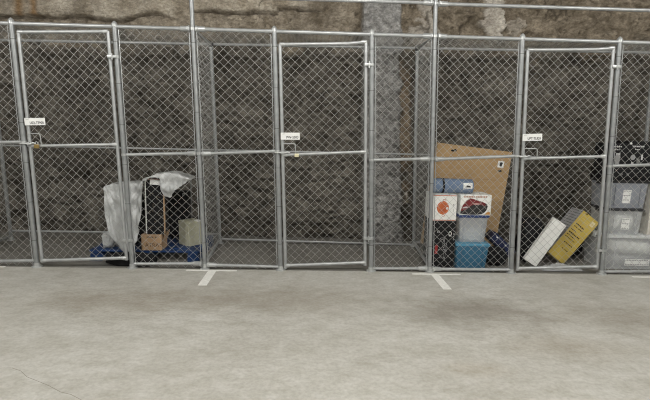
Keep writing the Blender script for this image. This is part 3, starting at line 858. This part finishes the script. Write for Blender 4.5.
sk = mesh_obj('sticker', Geo().poly(carton_rect(0.310, 0.385, 0.425, 0.505), 0.001), M_label, t, label='white handling sticker')
mesh_obj('sticker_mark', Geo().poly([cp(0.335, 0.440, -0.037), cp(0.360, 0.440, -0.037), cp(0.365, 0.470, -0.037), cp(0.371, 0.488, -0.037), cp(0.340, 0.492, -0.037), cp(0.330, 0.470, -0.037)], 0.0006), M_ink, sk)
mesh_obj('hand_hole', Geo().poly([cp(-0.265 + 0.022 * math.cos(a), 0.555 + 0.012 * math.sin(a), -0.0356) for a in np.linspace(0, 2 * math.pi, 12, endpoint=False)], 0.001), M_black, t)
mesh_obj('printed_mark', Geo().poly([cp(-0.235 + 0.018 * math.cos(a), 0.563 + 0.018 * math.sin(a), -0.0356) for a in np.linspace(0, 2 * math.pi, 5, endpoint=False)], 0.001), M_ink, t)
mesh_obj('printed_mark', Geo().poly([cp(0.350 + 0.026 * math.cos(a), 0.385 + 0.014 * math.sin(a), -0.0356) for a in np.linspace(0, 2 * math.pi, 6, endpoint=False)], 0.001), M_ink, t)
mesh_obj('fold_line', Geo().poly(carton_rect(-cw_ / 2 + 0.01, cw_ / 2 - 0.01, 0.26, 0.263), 0.0004), new_mat('fold_brown', (0.27, 0.17, 0.08), 0.8), t)

# black carton with the pot box on it
t = thing('black_carton', 'black printed carton standing left of the blue bin', 'carton', (1.46, 0.14, 0))
bc = (1.335, 1.592, 0.525); byf = 0.14
mesh_obj('body', Geo().box(((bc[0] + bc[1]) / 2, byf + 0.17, bc[2] / 2), (bc[1] - bc[0], 0.34, bc[2]), bevel=0.003), M_black, t)
M_silver = new_mat('silver_print', (0.55, 0.55, 0.55), 0.5); M_redp = new_mat('red_print', (0.32, 0.03, 0.03), 0.6)


def flat(x0, x1, z0, z1, y, th=0.0006):
    return Geo().poly([(x0, y, z0), (x1, y, z0), (x1, y, z1), (x0, y, z1)], th)


def ring(cx, cz, rx, rz, y, w=0.25, n=16):
    g = Geo()
    for k in range(n):
        a, b = 2 * math.pi * k / n, 2 * math.pi * (k + 1) / n
        g.poly([(cx + rx * math.cos(a) * (1 - w), y, cz + rz * math.sin(a) * (1 - w)), (cx + rx * math.cos(a), y, cz + rz * math.sin(a)), (cx + rx * math.cos(b), y, cz + rz * math.sin(b)), (cx + rx * math.cos(b) * (1 - w), y, cz + rz * math.sin(b) * (1 - w))], 0.0005)
    return g


def ellipse(cx, cz, rx, rz, y, n=20, th=0.0006, wob=0.0):
    return Geo().poly([(cx + rx * math.cos(a) * (1 + wob * math.sin(3 * a)), y, cz + rz * math.sin(a)) for a in np.linspace(0, 2 * math.pi, n, endpoint=False)], th)


yb = byf - 0.0004
mesh_obj('printed_emblem', ring(1.532, 0.385, 0.017, 0.030, yb, 0.38), M_white, t)
mesh_obj('printed_name', text_geo('n', 0.036, (1.392, yb - 0.0006, 0.395), (1, 0, 0), (0, 0, 1), bold=0.03), M_silver, t)
# vertical column of characters on the right, silver artwork in the middle
for k in range(4):
    mesh_obj('printed_letter', text_geo('SURE'[k], 0.019, (1.566, yb - 0.0006, 0.405 - k * 0.030), (1, 0, 0), (0, 0, 1)), M_silver, t)
for k, (px, pz, pw, ph) in enumerate(((1.455, 0.33, 0.03, 0.012), (1.47, 0.27, 0.012, 0.05), (1.445, 0.21, 0.035, 0.008), (1.485, 0.16, 0.010, 0.06), (1.455, 0.12, 0.03, 0.008), (1.50, 0.23, 0.008, 0.05))):
    mesh_obj('printed_art', ring(px, pz, pw, ph, yb, 0.3, 12), M_greyink, t)
mesh_obj('printed_red_band', flat(1.375, 1.405, 0.16, 0.26, yb), M_redp, t)

t = thing('cookware_box', 'white box with orange pot picture on the black carton', 'box', (1.455, 0.14, bc[2]))
px0, px1, pz0, pz1 = 1.325, 1.585, bc[2], 0.808
mesh_obj('body', Geo().box(((px0 + px1) / 2, byf + 0.16, (pz0 + pz1) / 2), (px1 - px0, 0.32, pz1 - pz0), bevel=0.003), M_white, t)
M_orange = noisy('orange_print', (0.40, 0.085, 0.03), (0.55, 0.15, 0.05), 12, 0.45)
mesh_obj('orange_edge', flat(px0 + 0.004, px1 - 0.004, pz0 + 0.004, pz0 + 0.012, yb), M_orange, t)
mesh_obj('orange_edge', flat(px0 + 0.004, px1 - 0.004, pz1 - 0.012, pz1 - 0.004, yb), M_orange, t)
pcx, pcz = 1.437, 0.667
mesh_obj('pot_picture', ellipse(pcx, pcz, 0.065, 0.071, yb, 28, 0.0006), M_orange, t)
mesh_obj('pot_rim_picture', ring(pcx + 0.004, pcz, 0.055, 0.062, yb - 0.0006, 0.07, 28), new_mat('light_orange_print', (0.66, 0.25, 0.12), 0.5), t)
mesh_obj('pot_knob_picture', ellipse(pcx + 0.045, pcz - 0.004, 0.014, 0.014, yb - 0.0008, 14), M_label, t)
mesh_obj('pot_handle_picture', ring(pcx + 0.012, pcz + 0.082, 0.020, 0.013, yb, 0.3), M_orange, t)
mesh_obj('pot_handle_picture', ring(pcx + 0.008, pcz - 0.082, 0.017, 0.013, yb, 0.3), M_orange, t)
mesh_obj('printed_letters', flat(1.549, 1.556, 0.695, 0.712, yb).add(*[(lambda q: (q.v, q.f))(text_geo('cuisine', 0.009, (1.556, yb - 0.0006, 0.625), (0, 0, 1), (-1, 0, 0)))][0]), M_ink, t)

# rolled mat lying on the two boxes
t = thing('rolled_mat', 'rolled slate blue mat lying on top of the pot box', 'mat', (1.56, 0.28, 0.83))
ry, rzc, rr_ = 0.285, 0.892, 0.080
M_mat = noisy('slate_blue_foam', (0.11, 0.16, 0.25), (0.18, 0.24, 0.34), 10, 0.7)
gm = Geo().lathe((1.335, ry, rzc), (1, 0, -0.01), [(0, 0.045), (0.0, rr_ - 0.004), (0.006, rr_), (0.10, rr_), (0.105, rr_ - 0.004), (0.115, rr_ - 0.004), (0.12, rr_), (0.30, rr_), (0.44, rr_), (0.446, rr_ - 0.005), (0.446, 0.03)], 24)
mesh_obj('roll', gm, M_mat, t, smooth=40)
lab = Geo()
for k in range(6):
    a0 = math.radians(172 + k * 16 - 60 + 40); a1 = a0 + math.radians(16)
    q = lambda a, x: (x, ry + math.cos(a) * (rr_ + 0.001), rzc + math.sin(a) * (rr_ + 0.001))
    a0 = math.radians(150 + k * 14); a1 = math.radians(150 + (k + 1) * 14)
    lab.add([q(a0, 1.665), q(a0, 1.765), q(a1, 1.765), q(a1, 1.665)], [(0, 1, 2, 3)])
lo = mesh_obj('paper_band', lab, M_label, t, smooth=180)
mesh_obj('printed_mark', Geo().poly([(1.695, ry - rr_ - 0.0025, 0.885), (1.745, ry - rr_ - 0.0025, 0.885), (1.740, ry - rr_ - 0.0025, 0.902), (1.70, ry - rr_ - 0.0025, 0.908)], 0.0006), M_ink, lo)
mesh_obj('strap', Geo().lathe((1.445, ry, rzc), (1, 0, 0), [(0, rr_ - 0.003), (0.0, rr_ + 0.002), (0.02, rr_ + 0.002), (0.02, rr_ - 0.003)], 20), M_blackcloth, t, smooth=40)


# --- plastic bins
def bin_(name, label, cat, x0, x1, y0, dep, z0, z1, body, lid_mat, lid_h=0.03, taper=0.90, group=None, ribs=True, latch=True, lab=None):
    t = thing(name, label, cat, ((x0 + x1) / 2, y0, z0), group)
    cx = (x0 + x1) / 2; cy = y0 + dep / 2; W = x1 - x0; H = z1 - z0 - lid_h
    o = 0.010
    def rr(z, k, inset=0.0):
        w = W / 2 * k - inset - o; d = dep / 2 * k - inset - o; c = 0.025; P = []
        for sx, sy in ((1, 1), (-1, 1), (-1, -1), (1, -1)):
            for q in range(4):
                a = math.radians(q * 30) + {(1, 1): 0, (-1, 1): math.pi / 2, (-1, -1): math.pi, (1, -1): 1.5 * math.pi}[(sx, sy)]
                P.append((cx + sx * (w - c) + c * math.cos(a), cy + sy * (d - c) + c * math.sin(a), z))
        return P
    g = Geo(); n = 16
    rings = [rr(z0 + 0.004, taper), rr(z0 + H * 0.5, (1 + taper) / 2), rr(z0 + H, 1.0), rr(z0 + H, 1.0, 0.003)]
    vs = [p for r in rings for p in r]; fs = []
    for a in range(len(rings) - 1):
        for k in range(n):
            fs.append((a * n + k, a * n + (k + 1) % n, (a + 1) * n + (k + 1) % n, (a + 1) * n + k))
    fs.append(tuple(range(n - 1, -1, -1)))
    g.add(vs, fs)
    bo = mesh_obj('body', g, body, t, smooth=35)
    if ribs:
        for k in (-0.30, 0.30):
            mesh_obj('rib', Geo().box((cx + W * k, y0 + o + dep * (1 - taper) / 4 - 0.004, z0 + H * 0.52), (0.012, 0.014, H * 0.8), rot=Matrix.Rotation(math.atan(dep * (1 - taper) / 2 / H) * 1.0, 3, 'X'), bevel=0.003), body, bo)
    ld = mesh_obj('lid', Geo().box((cx, cy, z1 - lid_h * 0.35), (W, dep, lid_h * 0.7), bevel=0.006).box((cx, cy, z1 - lid_h + 0.006), (W - 0.006, dep - 0.006, 0.012), bevel=0.003), lid_mat, t, smooth=40)
    if latch:
        for k in (-1, 1):
            mesh_obj('latch', Geo().box((cx + k * (W / 2 + 0.002), cy, z1 - lid_h), (0.012, 0.09, 0.05), bevel=0.004), lid_mat, t)
    if lab:
        lx0, lx1, lz0, lz1 = lab
        tilt = dep * (1 - taper) / 2 / H
        yy = lambda z: y0 + o + (z0 + H - z) * tilt - 0.0015
        lo = mesh_obj('label', Geo().poly([(lx0, yy(lz0), lz0), (lx1, yy(lz0), lz0), (lx1, yy(lz1), lz1), (lx0, yy(lz1), lz1)], 0.0008), M_label, t)
        gi = Geo(); ln = max(2, int((lz1 - lz0) / 0.022))
        for q in range(ln):
            zz = lz1 - (q + 0.7) * (lz1 - lz0) / ln
            a = lx0 + 0.006
            if q % 2: continue
            while a < lx1 - 0.014:
                b = min(a + random.uniform(0.010, 0.03), lx1 - 0.006)
                gi.poly([(a, yy(zz) - 0.001, zz), (b, yy(zz) - 0.001, zz), (b, yy(zz) - 0.001, zz + 0.009), (a, yy(zz) - 0.001, zz + 0.009)], 0.0005)
                a = b + 0.006
        mesh_obj('printed_lines', gi, M_greyink, lo, kind='stuff')
    return t


M_bluebin = clear_plastic('blue_plastic', (0.042, 0.165, 0.275), 0.15)
M_bluelid = noisy('light_blue_lid', (0.08, 0.25, 0.38), (0.10, 0.30, 0.43), 6, 0.4)
M_navylid = noisy('navy_lid', (0.015, 0.04, 0.13), (0.03, 0.06, 0.18), 6, 0.4)
M_clear = clear_plastic('cloudy_clear_plastic', (0.66, 0.70, 0.74), 0.55)
M_clear2 = clear_plastic('clear_plastic', (0.84, 0.86, 0.87), 0.62)
M_greybin = clear_plastic('smoky_grey_plastic', (0.34, 0.36, 0.40), 0.20)
M_whitelid = noisy('white_lid', (0.55, 0.57, 0.57), (0.66, 0.67, 0.67), 6, 0.4)
M_darklid = noisy('dark_lid', (0.02, 0.021, 0.023), (0.04, 0.04, 0.042), 6, 0.4)
BG = 'plastic storage bins'
bin_('storage_bin', 'translucent blue plastic bin on the floor under the clear bin', 'bin', 1.592, 1.972, 0.10, 0.36, 0.0, 0.285, M_bluebin, M_bluelid, 0.028, 0.90, BG)
bin_('storage_bin', 'clear plastic bin with navy lid stacked on the blue bin', 'bin', 1.618, 1.958, 0.15, 0.34, 0.285, 0.588, M_clear, M_navylid, 0.026, 0.90, BG)

M_cloth = noisy('white_cloth', (0.62, 0.62, 0.58), (0.78, 0.78, 0.74), 10, 0.8, bump=0.3)


def folded(name, label, cx, cy, z0, sx, sy, sz, n, mat, seed):
    t = thing(name, label, 'cloth', (cx, cy, z0))
    rr = random.Random(seed)
    for k in range(n):
        mesh_obj('fold', Geo().blob((cx + rr.uniform(-0.01, 0.01), cy, z0 + sz * (k + 0.5) / n), (sx / 2, sy / 2, sz / n * 0.52), 0.10, 3, 3, seed + k), mat, t, smooth=180)


folded('folded_cloth', 'folded white cloth inside the clear bin with navy lid', 1.80, 0.285, 0.297, 0.235, 0.20, 0.12, 3, M_cloth, 5)

# shoe picture box on the clear bin
t = thing('picture_box', 'white box with dark red machine picture on the clear bin', 'box', (1.8, 0.17, 0.588))
sx0, sx1, sz0, sz1, sy = 1.632, 1.970, 0.588, 0.810, 0.17
mesh_obj('body', Geo().box(((sx0 + sx1) / 2, sy + 0.14, (sz0 + sz1) / 2), (sx1 - sx0, 0.28, sz1 - sz0), bevel=0.003), M_white, t)
ys = sy - 0.0004
M_dred = noisy('dark_red_print', (0.11, 0.012, 0.015), (0.22, 0.03, 0.035), 14, 0.4)
shape = [(1.634, 0.605), (1.66, 0.597), (1.74, 0.593), (1.82, 0.593), (1.87, 0.600), (1.905, 0.622), (1.928, 0.655), (1.932, 0.690), (1.915, 0.716), (1.87, 0.736), (1.81, 0.752), (1.765, 0.768), (1.735, 0.772), (1.70, 0.750), (1.665, 0.705), (1.645, 0.655)]
pic = mesh_obj('machine_picture', Geo().poly([(a, ys, b) for a, b in shape], 0.0006), M_ink, t)
mesh_obj('red_shell_picture', Geo().poly([(a, ys - 0.0007, b) for a, b in [(1.640, 0.630), (1.70, 0.650), (1.75, 0.690), (1.80, 0.715), (1.86, 0.700), (1.915, 0.690), (1.90, 0.722), (1.81, 0.752), (1.765, 0.768), (1.735, 0.772), (1.70, 0.750), (1.665, 0.705), (1.648, 0.665)]], 0.0005), M_dred, pic)
mesh_obj('highlight_picture', Geo().poly([(a, ys - 0.0014, b) for a, b in [(1.662, 0.662), (1.70, 0.664), (1.725, 0.676), (1.70, 0.682), (1.668, 0.676)]], 0.0004), M_silver, pic)
mesh_obj('highlight_picture', Geo().poly([(a, ys - 0.0014, b) for a, b in [(1.76, 0.712), (1.81, 0.700), (1.86, 0.712), (1.81, 0.724)]], 0.0004), new_mat('pink_print', (0.5, 0.3, 0.28), 0.5), pic)
mesh_obj('printed_orange_corner', Geo().poly([(a, ys, b) for a, b in [(1.900, 0.596), (1.962, 0.596), (1.962, 0.628), (1.935, 0.624)]], 0.0006), new_mat('amber_print', (0.55, 0.27, 0.07), 0.5), t)
M_rustp = new_mat('rust_print', (0.42, 0.24, 0.17), 0.6)
for a, e in ((1.665, 1.775), (1.800, 1.905)):
    while a < e:
        b = a + random.uniform(0.010, 0.018)
        mesh_obj('printed_letter', Geo().poly([(a, ys, 0.779), (b, ys, 0.779), (b, ys, 0.799), (a, ys, 0.799)], 0.0005), M_rustp, t)
        a = b + 0.005

# navy case and black bag to the right of the bins
o = mesh_obj('black_bag', Geo().blob((2.11, 0.30, 0.103), (0.12, 0.09, 0.105), 0.08, 2.5, 4, 13, flat=-0.103), M_blackcloth, loc=(2.11, 0.30, 0), smooth=180)
tag(o, 'black cloth bag on the floor right of the blue bin', 'bag')
t = thing('navy_case', 'navy blue case tilted against the black bag beside the blue bin', 'case', (2.22, 0.45, 0.12))
Rn = Matrix.Rotation(math.radians(42), 3, 'Y')
nc = Vector((2.235, 0.50, 0.200))
M_navy = noisy('navy_fabric', (0.008, 0.014, 0.05), (0.015, 0.024, 0.08), 12, 0.6)
mesh_obj('body', Geo().box(nc, (0.34, 0.20, 0.11), rot=Rn, bevel=0.015), M_navy, t, smooth=40)
for u in (-0.12, 0.02):
    mesh_obj('white_mark', Geo().box(nc + Rn @ Vector((u, -0.1005, 0.02)), (0.022, 0.002, 0.012), rot=Rn), M_label, t)

# ------------------------------------------------------------------ behind the right gate: white and yellow cartons


def leaning(name, label, A, B, length, depth, y, mat, cat='carton'):
    """carton leaning on one edge: A and B are the upper corners of the front face"""
    A = Vector((A[0], y, A[1])); B = Vector((B[0], y, B[1]))
    wv = (B - A); W = wv.length; wv.normalize(); lv = Vector((wv.z, 0, -wv.x))      # down along the long side
    t = thing(name, label, cat, (B + lv * length))
    c = (A + B) / 2 + lv * length / 2 + Vector((0, depth / 2, 0))
    R = Matrix((wv, Vector((0, 1, 0)), -lv)).transposed()
    mesh_obj('body', Geo().box(c, (W, depth, length), rot=R, bevel=0.003), mat, t)
    return t, c, R, W


t, c, R, W = leaning('white_carton', 'plain white carton leaning at an angle behind the right gate', (2.708, 0.568), (2.849, 0.479), 0.560, 0.05, 0.22, M_white)
t, c, R, W = leaning('yellow_carton', 'yellow printed carton leaning on the plain white carton', (3.105, 0.632), (3.297, 0.488), 0.610, 0.24, 0.35, noisy('yellow_card', (0.50, 0.37, 0.075), (0.62, 0.465, 0.11), 6, 0.55))
yp = lambda u, v, d=-0.1206: c + R @ Vector((u, d, v))
M_yink = new_mat('brown_black_ink', (0.05, 0.035, 0.01), 0.6)
M_ylight = new_mat('pale_yellow_ink', (0.66, 0.52, 0.20), 0.6)
rl = random.Random(3)


def yrow(v, u0, u1, h, mat, nm):
    g = Geo(); u = u0
    while u < u1 - 0.008:
        q = min(u + rl.uniform(0.008, 0.022), u1)
        g.poly([yp(u, v), yp(q, v), yp(q, v + h), yp(u, v + h)], 0.0006); u = q + 0.006
    return mesh_obj(nm, g, mat, t)


for v, u0, u1, h, mt in ((0.285, -0.085, -0.045, 0.014, M_yink), (0.225, -0.07, 0.05, 0.008, M_ylight), (0.205, -0.07, 0.045, 0.008, M_ylight), (0.135, -0.09, 0.03, 0.016, M_yink), (0.105, -0.09, 0.045, 0.010, M_yink),
                         (0.060, -0.095, -0.02, 0.009, M_yink), (0.020, -0.095, 0.06, 0.016, M_yink), (-0.010, -0.095, 0.03, 0.009, M_yink), (-0.04, -0.095, 0.05, 0.009, M_yink), (-0.10, -0.06, 0.07, 0.010, M_yink), (-0.17, -0.03, 0.06, 0.009, M_yink)):
    yrow(v, u0, u1, h, mt, 'printed_line')
lg = mesh_obj('printed_emblem', Geo().poly([yp(0.045, 0.215), yp(0.090, 0.215), yp(0.090, 0.275), yp(0.045, 0.275)], 0.0006), new_mat('cream_print', (0.70, 0.62, 0.40), 0.6), t)
mesh_obj('emblem_mark', Geo().poly([yp(0.055, 0.232, -0.1214), yp(0.078, 0.232, -0.1214), yp(0.068, 0.260, -0.1214)], 0.0005), M_ylight, lg)
# striped grey side face on its upper left
M_stripe = new_mat('grey_striped_card', (0.35, 0.35, 0.36), 0.6)
mesh_obj('grey_side_sheet', Geo().poly([c + R @ Vector((-W / 2 - 0.0004, d, v)) for d, v in ((0.118, -0.30), (-0.118, -0.30), (-0.118, 0.304), (0.118, 0.304))], 0.0006, R @ Vector((-1, 0, 0))), M_stripe, t)
for k in range(9):
    v = 0.29 - k * 0.034
    mesh_obj('side_stripe', Geo().poly([c + R @ Vector((-W / 2 - 0.0012, d, vv)) for d, vv in ((0.10, v - 0.008), (-0.11, v - 0.008), (-0.11, v), (0.10, v))], 0.0005, R @ Vector((-1, 0, 0))), M_dimgrey, t)

o = mesh_obj('black_sack', Geo().blob((2.575, 0.46, 0.255), (0.145, 0.13, 0.262), 0.12, 2.2, 4, 21, flat=-0.255), M_blackcloth, loc=(2.60, 0.46, 0), smooth=180)
tag(o, 'black cloth sack standing behind the plain white carton', 'sack')
o = mesh_obj('black_holdall', Geo().blob((3.15, 0.74, 0.125), (0.20, 0.10, 0.127), 0.10, 2.2, 4, 27, flat=-0.125), M_blackcloth, loc=(3.15, 0.74, 0), smooth=180)
tag(o, 'black holdall lying on the floor behind the yellow carton', 'bag')


def crumple(cx, cy, sx, sy, h, seed):
    r = 46; V = []; F = []
    xs = np.linspace(-1, 1, r); X, Y = np.meshgrid(xs, xs, indexing='ij')
    d = np.clip(1 - np.hypot(X, Y), 0, 1)
    Z = h * np.sqrt(d) * (0.75 + 1.1 * np.abs(fbm(X + 5, Y + 5, 0.35, seed, 3)))
    for i in range(r):
        for j in range(r):
            V.append((cx + X[i, j] * sx, cy + Y[i, j] * sy, 0.002 + Z[i, j]))
    for i in range(r - 1):
        for j in range(r - 1):
            a = i * r + j; F.append((a, a + r, a + r + 1, a + 1))
    g = Geo(); g.v = V; g.f = F
    return g


M_film = clear_plastic('thin_film', (0.50, 0.51, 0.51), 0.25, 0.25)
o = mesh_obj('plastic_film', crumple(2.80, 0.17, 0.24, 0.10, 0.055, 33), M_film, loc=(2.8, 0.17, 0), smooth=180)
tag(o, 'crumpled clear plastic film on the floor before the yellow carton', 'plastic film')

# ------------------------------------------------------------------ bins by the right end
bin_('storage_bin', 'large clear bin with white lid at the bottom of the right stack', 'bin', 3.262, 3.96, 0.17, 0.42, 0.0, 0.388, M_clear2, M_whitelid, 0.030, 0.95, BG, lab=(3.53, 3.81, 0.045, 0.118))
bin_('storage_bin', 'clear bin with dark lid in the middle of the right stack', 'bin', 3.300, 3.722, 0.22, 0.36, 0.388, 0.675, M_clear2, M_darklid, 0.022, 0.93, BG, lab=(3.475, 3.565, 0.445, 0.575))
bin_('storage_bin', 'smoky grey bin at the top of the right stack under black cases', 'bin', 3.290, 3.765, 0.25, 0.36, 0.675, 0.985, M_greybin, M_darklid, 0.024, 0.93, BG, lab=(3.475, 3.565, 0.735, 0.885))


def twisted(name, label, p0, p1, r, seed, mat):
    p0, p1 = Vector(p0), Vector(p1); d = (p1 - p0).normalized(); a = d.orthogonal().normalized(); b = d.cross(a)
    n, k = 40, 24; V = []; F = []
    for i in range(n + 1):
        s = i / n; rr = r * min(1.0, math.sqrt(max(0.0, 1 - abs(2 * s - 1) ** 6)) + 0.05)
        for j in range(k):
            th = 2 * math.pi * j / k
            q = rr * (0.86 + 0.16 * abs(math.sin(1.5 * th + s * 13 + seed)))
            V.append(p0.lerp(p1, s) + (a * math.cos(th) + b * math.sin(th)) * q)
    for i in range(n):
        for j in range(k):
            F.append((i * k + j, i * k + (j + 1) % k, (i + 1) * k + (j + 1) % k, (i + 1) * k + j))
    F.append(tuple(range(k - 1, -1, -1))); F.append(tuple(n * k + j for j in range(k)))
    g = Geo(); g.v = [tuple(v) for v in V]; g.f = F
    o = mesh_obj(name, g, mat, loc=tuple((p0 + p1) / 2), smooth=180)
    return tag(o, label, 'roll')


twisted('cloth_roll', 'twisted white cloth roll inside the large clear bin', (3.37, 0.275, 0.270), (3.86, 0.275, 0.225), 0.078, 1, M_cloth)
M_greycloth = noisy('grey_cloth', (0.30, 0.30, 0.30), (0.42, 0.42, 0.41), 8, 0.8)
twisted('cloth_roll', 'grey cloth roll at the bottom of the large clear bin', (3.34, 0.33, 0.085), (3.86, 0.33, 0.085), 0.070, 2, M_greycloth)
twisted('cloth_roll', 'white cloth roll inside the clear bin with dark lid', (3.36, 0.355, 0.520), (3.66, 0.355, 0.520), 0.095, 3, M_cloth)
o = mesh_obj('grey_blanket', Geo().blob((3.525, 0.44, 0.80), (0.185, 0.125, 0.105), 0.08, 2, 4, 31), M_greycloth, loc=(3.525, 0.44, 0.695), smooth=180)
tag(o, 'folded grey blanket inside the smoky grey bin', 'blanket')

t = thing('beige_carton', 'beige white carton on the large clear bin at the right edge', 'carton', (3.86, 0.24, 0.388))
M_beige = noisy('beige_card', (0.56, 0.53, 0.47), (0.66, 0.63, 0.57), 6, 0.65)
mesh_obj('body', Geo().box((3.865, 0.40, 0.388 + 0.285), (0.165, 0.32, 0.57), bevel=0.004), M_beige, t)
mesh_obj('lid', Geo().box((3.865, 0.40, 0.972), (0.172, 0.326, 0.03), bevel=0.004), M_beige, t)
mesh_obj('tape', Geo().box((3.865, 0.2385, 0.66), (0.05, 0.002, 0.52)), M_cream, t)

# black gear on the top of the bins
t = thing('equipment_case', 'flat black equipment case lying on the smoky grey bin', 'case', (3.53, 0.28, 0.985))
mesh_obj('body', Geo().box((3.545, 0.43, 0.985 + 0.064), (0.55, 0.30, 0.128), bevel=0.014), M_black, t, smooth=40)
for xx in (3.44, 3.51):
    mesh_obj('latch', Geo().lathe((xx, 0.281, 1.055), (0, -1, 0), [(0, 0.013), (0.006, 0.013), (0.008, 0.008)], 12), M_dimgrey, t, smooth=40)
mesh_obj('carry_handle', Geo().tube([(3.58, 0.281, 1.05), (3.59, 0.262, 1.045), (3.68, 0.262, 1.045), (3.69, 0.281, 1.05)], 0.007, 8), M_black, t, smooth=60)

for nm, label, x0, x1, z1, kind in (('gear_carton', 'narrow black carton with grey bottle picture on the equipment case', 3.285, 3.490, 1.395, 0), ('gear_carton', 'wide black carton with round product picture at the right edge', 3.495, 3.83, 1.42, 1)):
    t = thing(nm, label, 'carton', ((x0 + x1) / 2, 0.30, 1.113), 'black cartons on the equipment case')
    z0 = 1.113; yf = 0.30
    mesh_obj('body', Geo().box(((x0 + x1) / 2, yf + 0.13, (z0 + z1) / 2), (x1 - x0, 0.26, z1 - z0), bevel=0.003), M_black, t)
    y1 = yf - 0.0004
    def wline(a, b, z, h):
        g = Geo()
        while a < b - 0.008:
            q = min(a + rl.uniform(0.010, 0.024), b); g.poly([(a, y1, z), (q, y1, z), (q, y1, z + h), (a, y1, z + h)], 0.0005); a = q + 0.005
        mesh_obj('printed_line', g, M_silver, t)
    if kind == 0:
        wline(3.335, 3.425, 1.350, 0.014); wline(3.340, 3.400, 1.318, 0.010)
        mesh_obj('bottle_picture', Geo().poly([(a, y1, b) for a, b in ((3.365, 1.165), (3.412, 1.165), (3.418, 1.25), (3.414, 1.272), (3.366, 1.272), (3.360, 1.25))], 0.0006), M_greyink, t)
        mesh_obj('bottle_cap_picture', flat(3.366, 3.414, 1.266, 1.286, y1 - 0.0006), M_silver, t)
    else:
        wline(3.545, 3.680, 1.355, 0.016); wline(3.575, 3.630, 1.325, 0.010)
        mesh_obj('printed_star', ellipse(3.522, 1.395, 0.014, 0.012, y1), M_label, t)
        mesh_obj('round_product_picture', ellipse(3.560, 1.243, 0.028, 0.030, y1), M_greyink, t)
        mesh_obj('product_part_picture', flat(3.652, 3.672, 1.215, 1.275, y1), M_silver, t)
        mesh_obj('product_part_picture', ellipse(3.560, 1.180, 0.014, 0.012, y1), M_silver, t)
        mesh_obj('product_part_picture', ellipse(3.625, 1.20, 0.020, 0.035, y1), M_dimgrey, t)

# helper bookkeeping is not part of the scene
for o in bpy.data.objects:
    if '_base' in o: del o['_base']
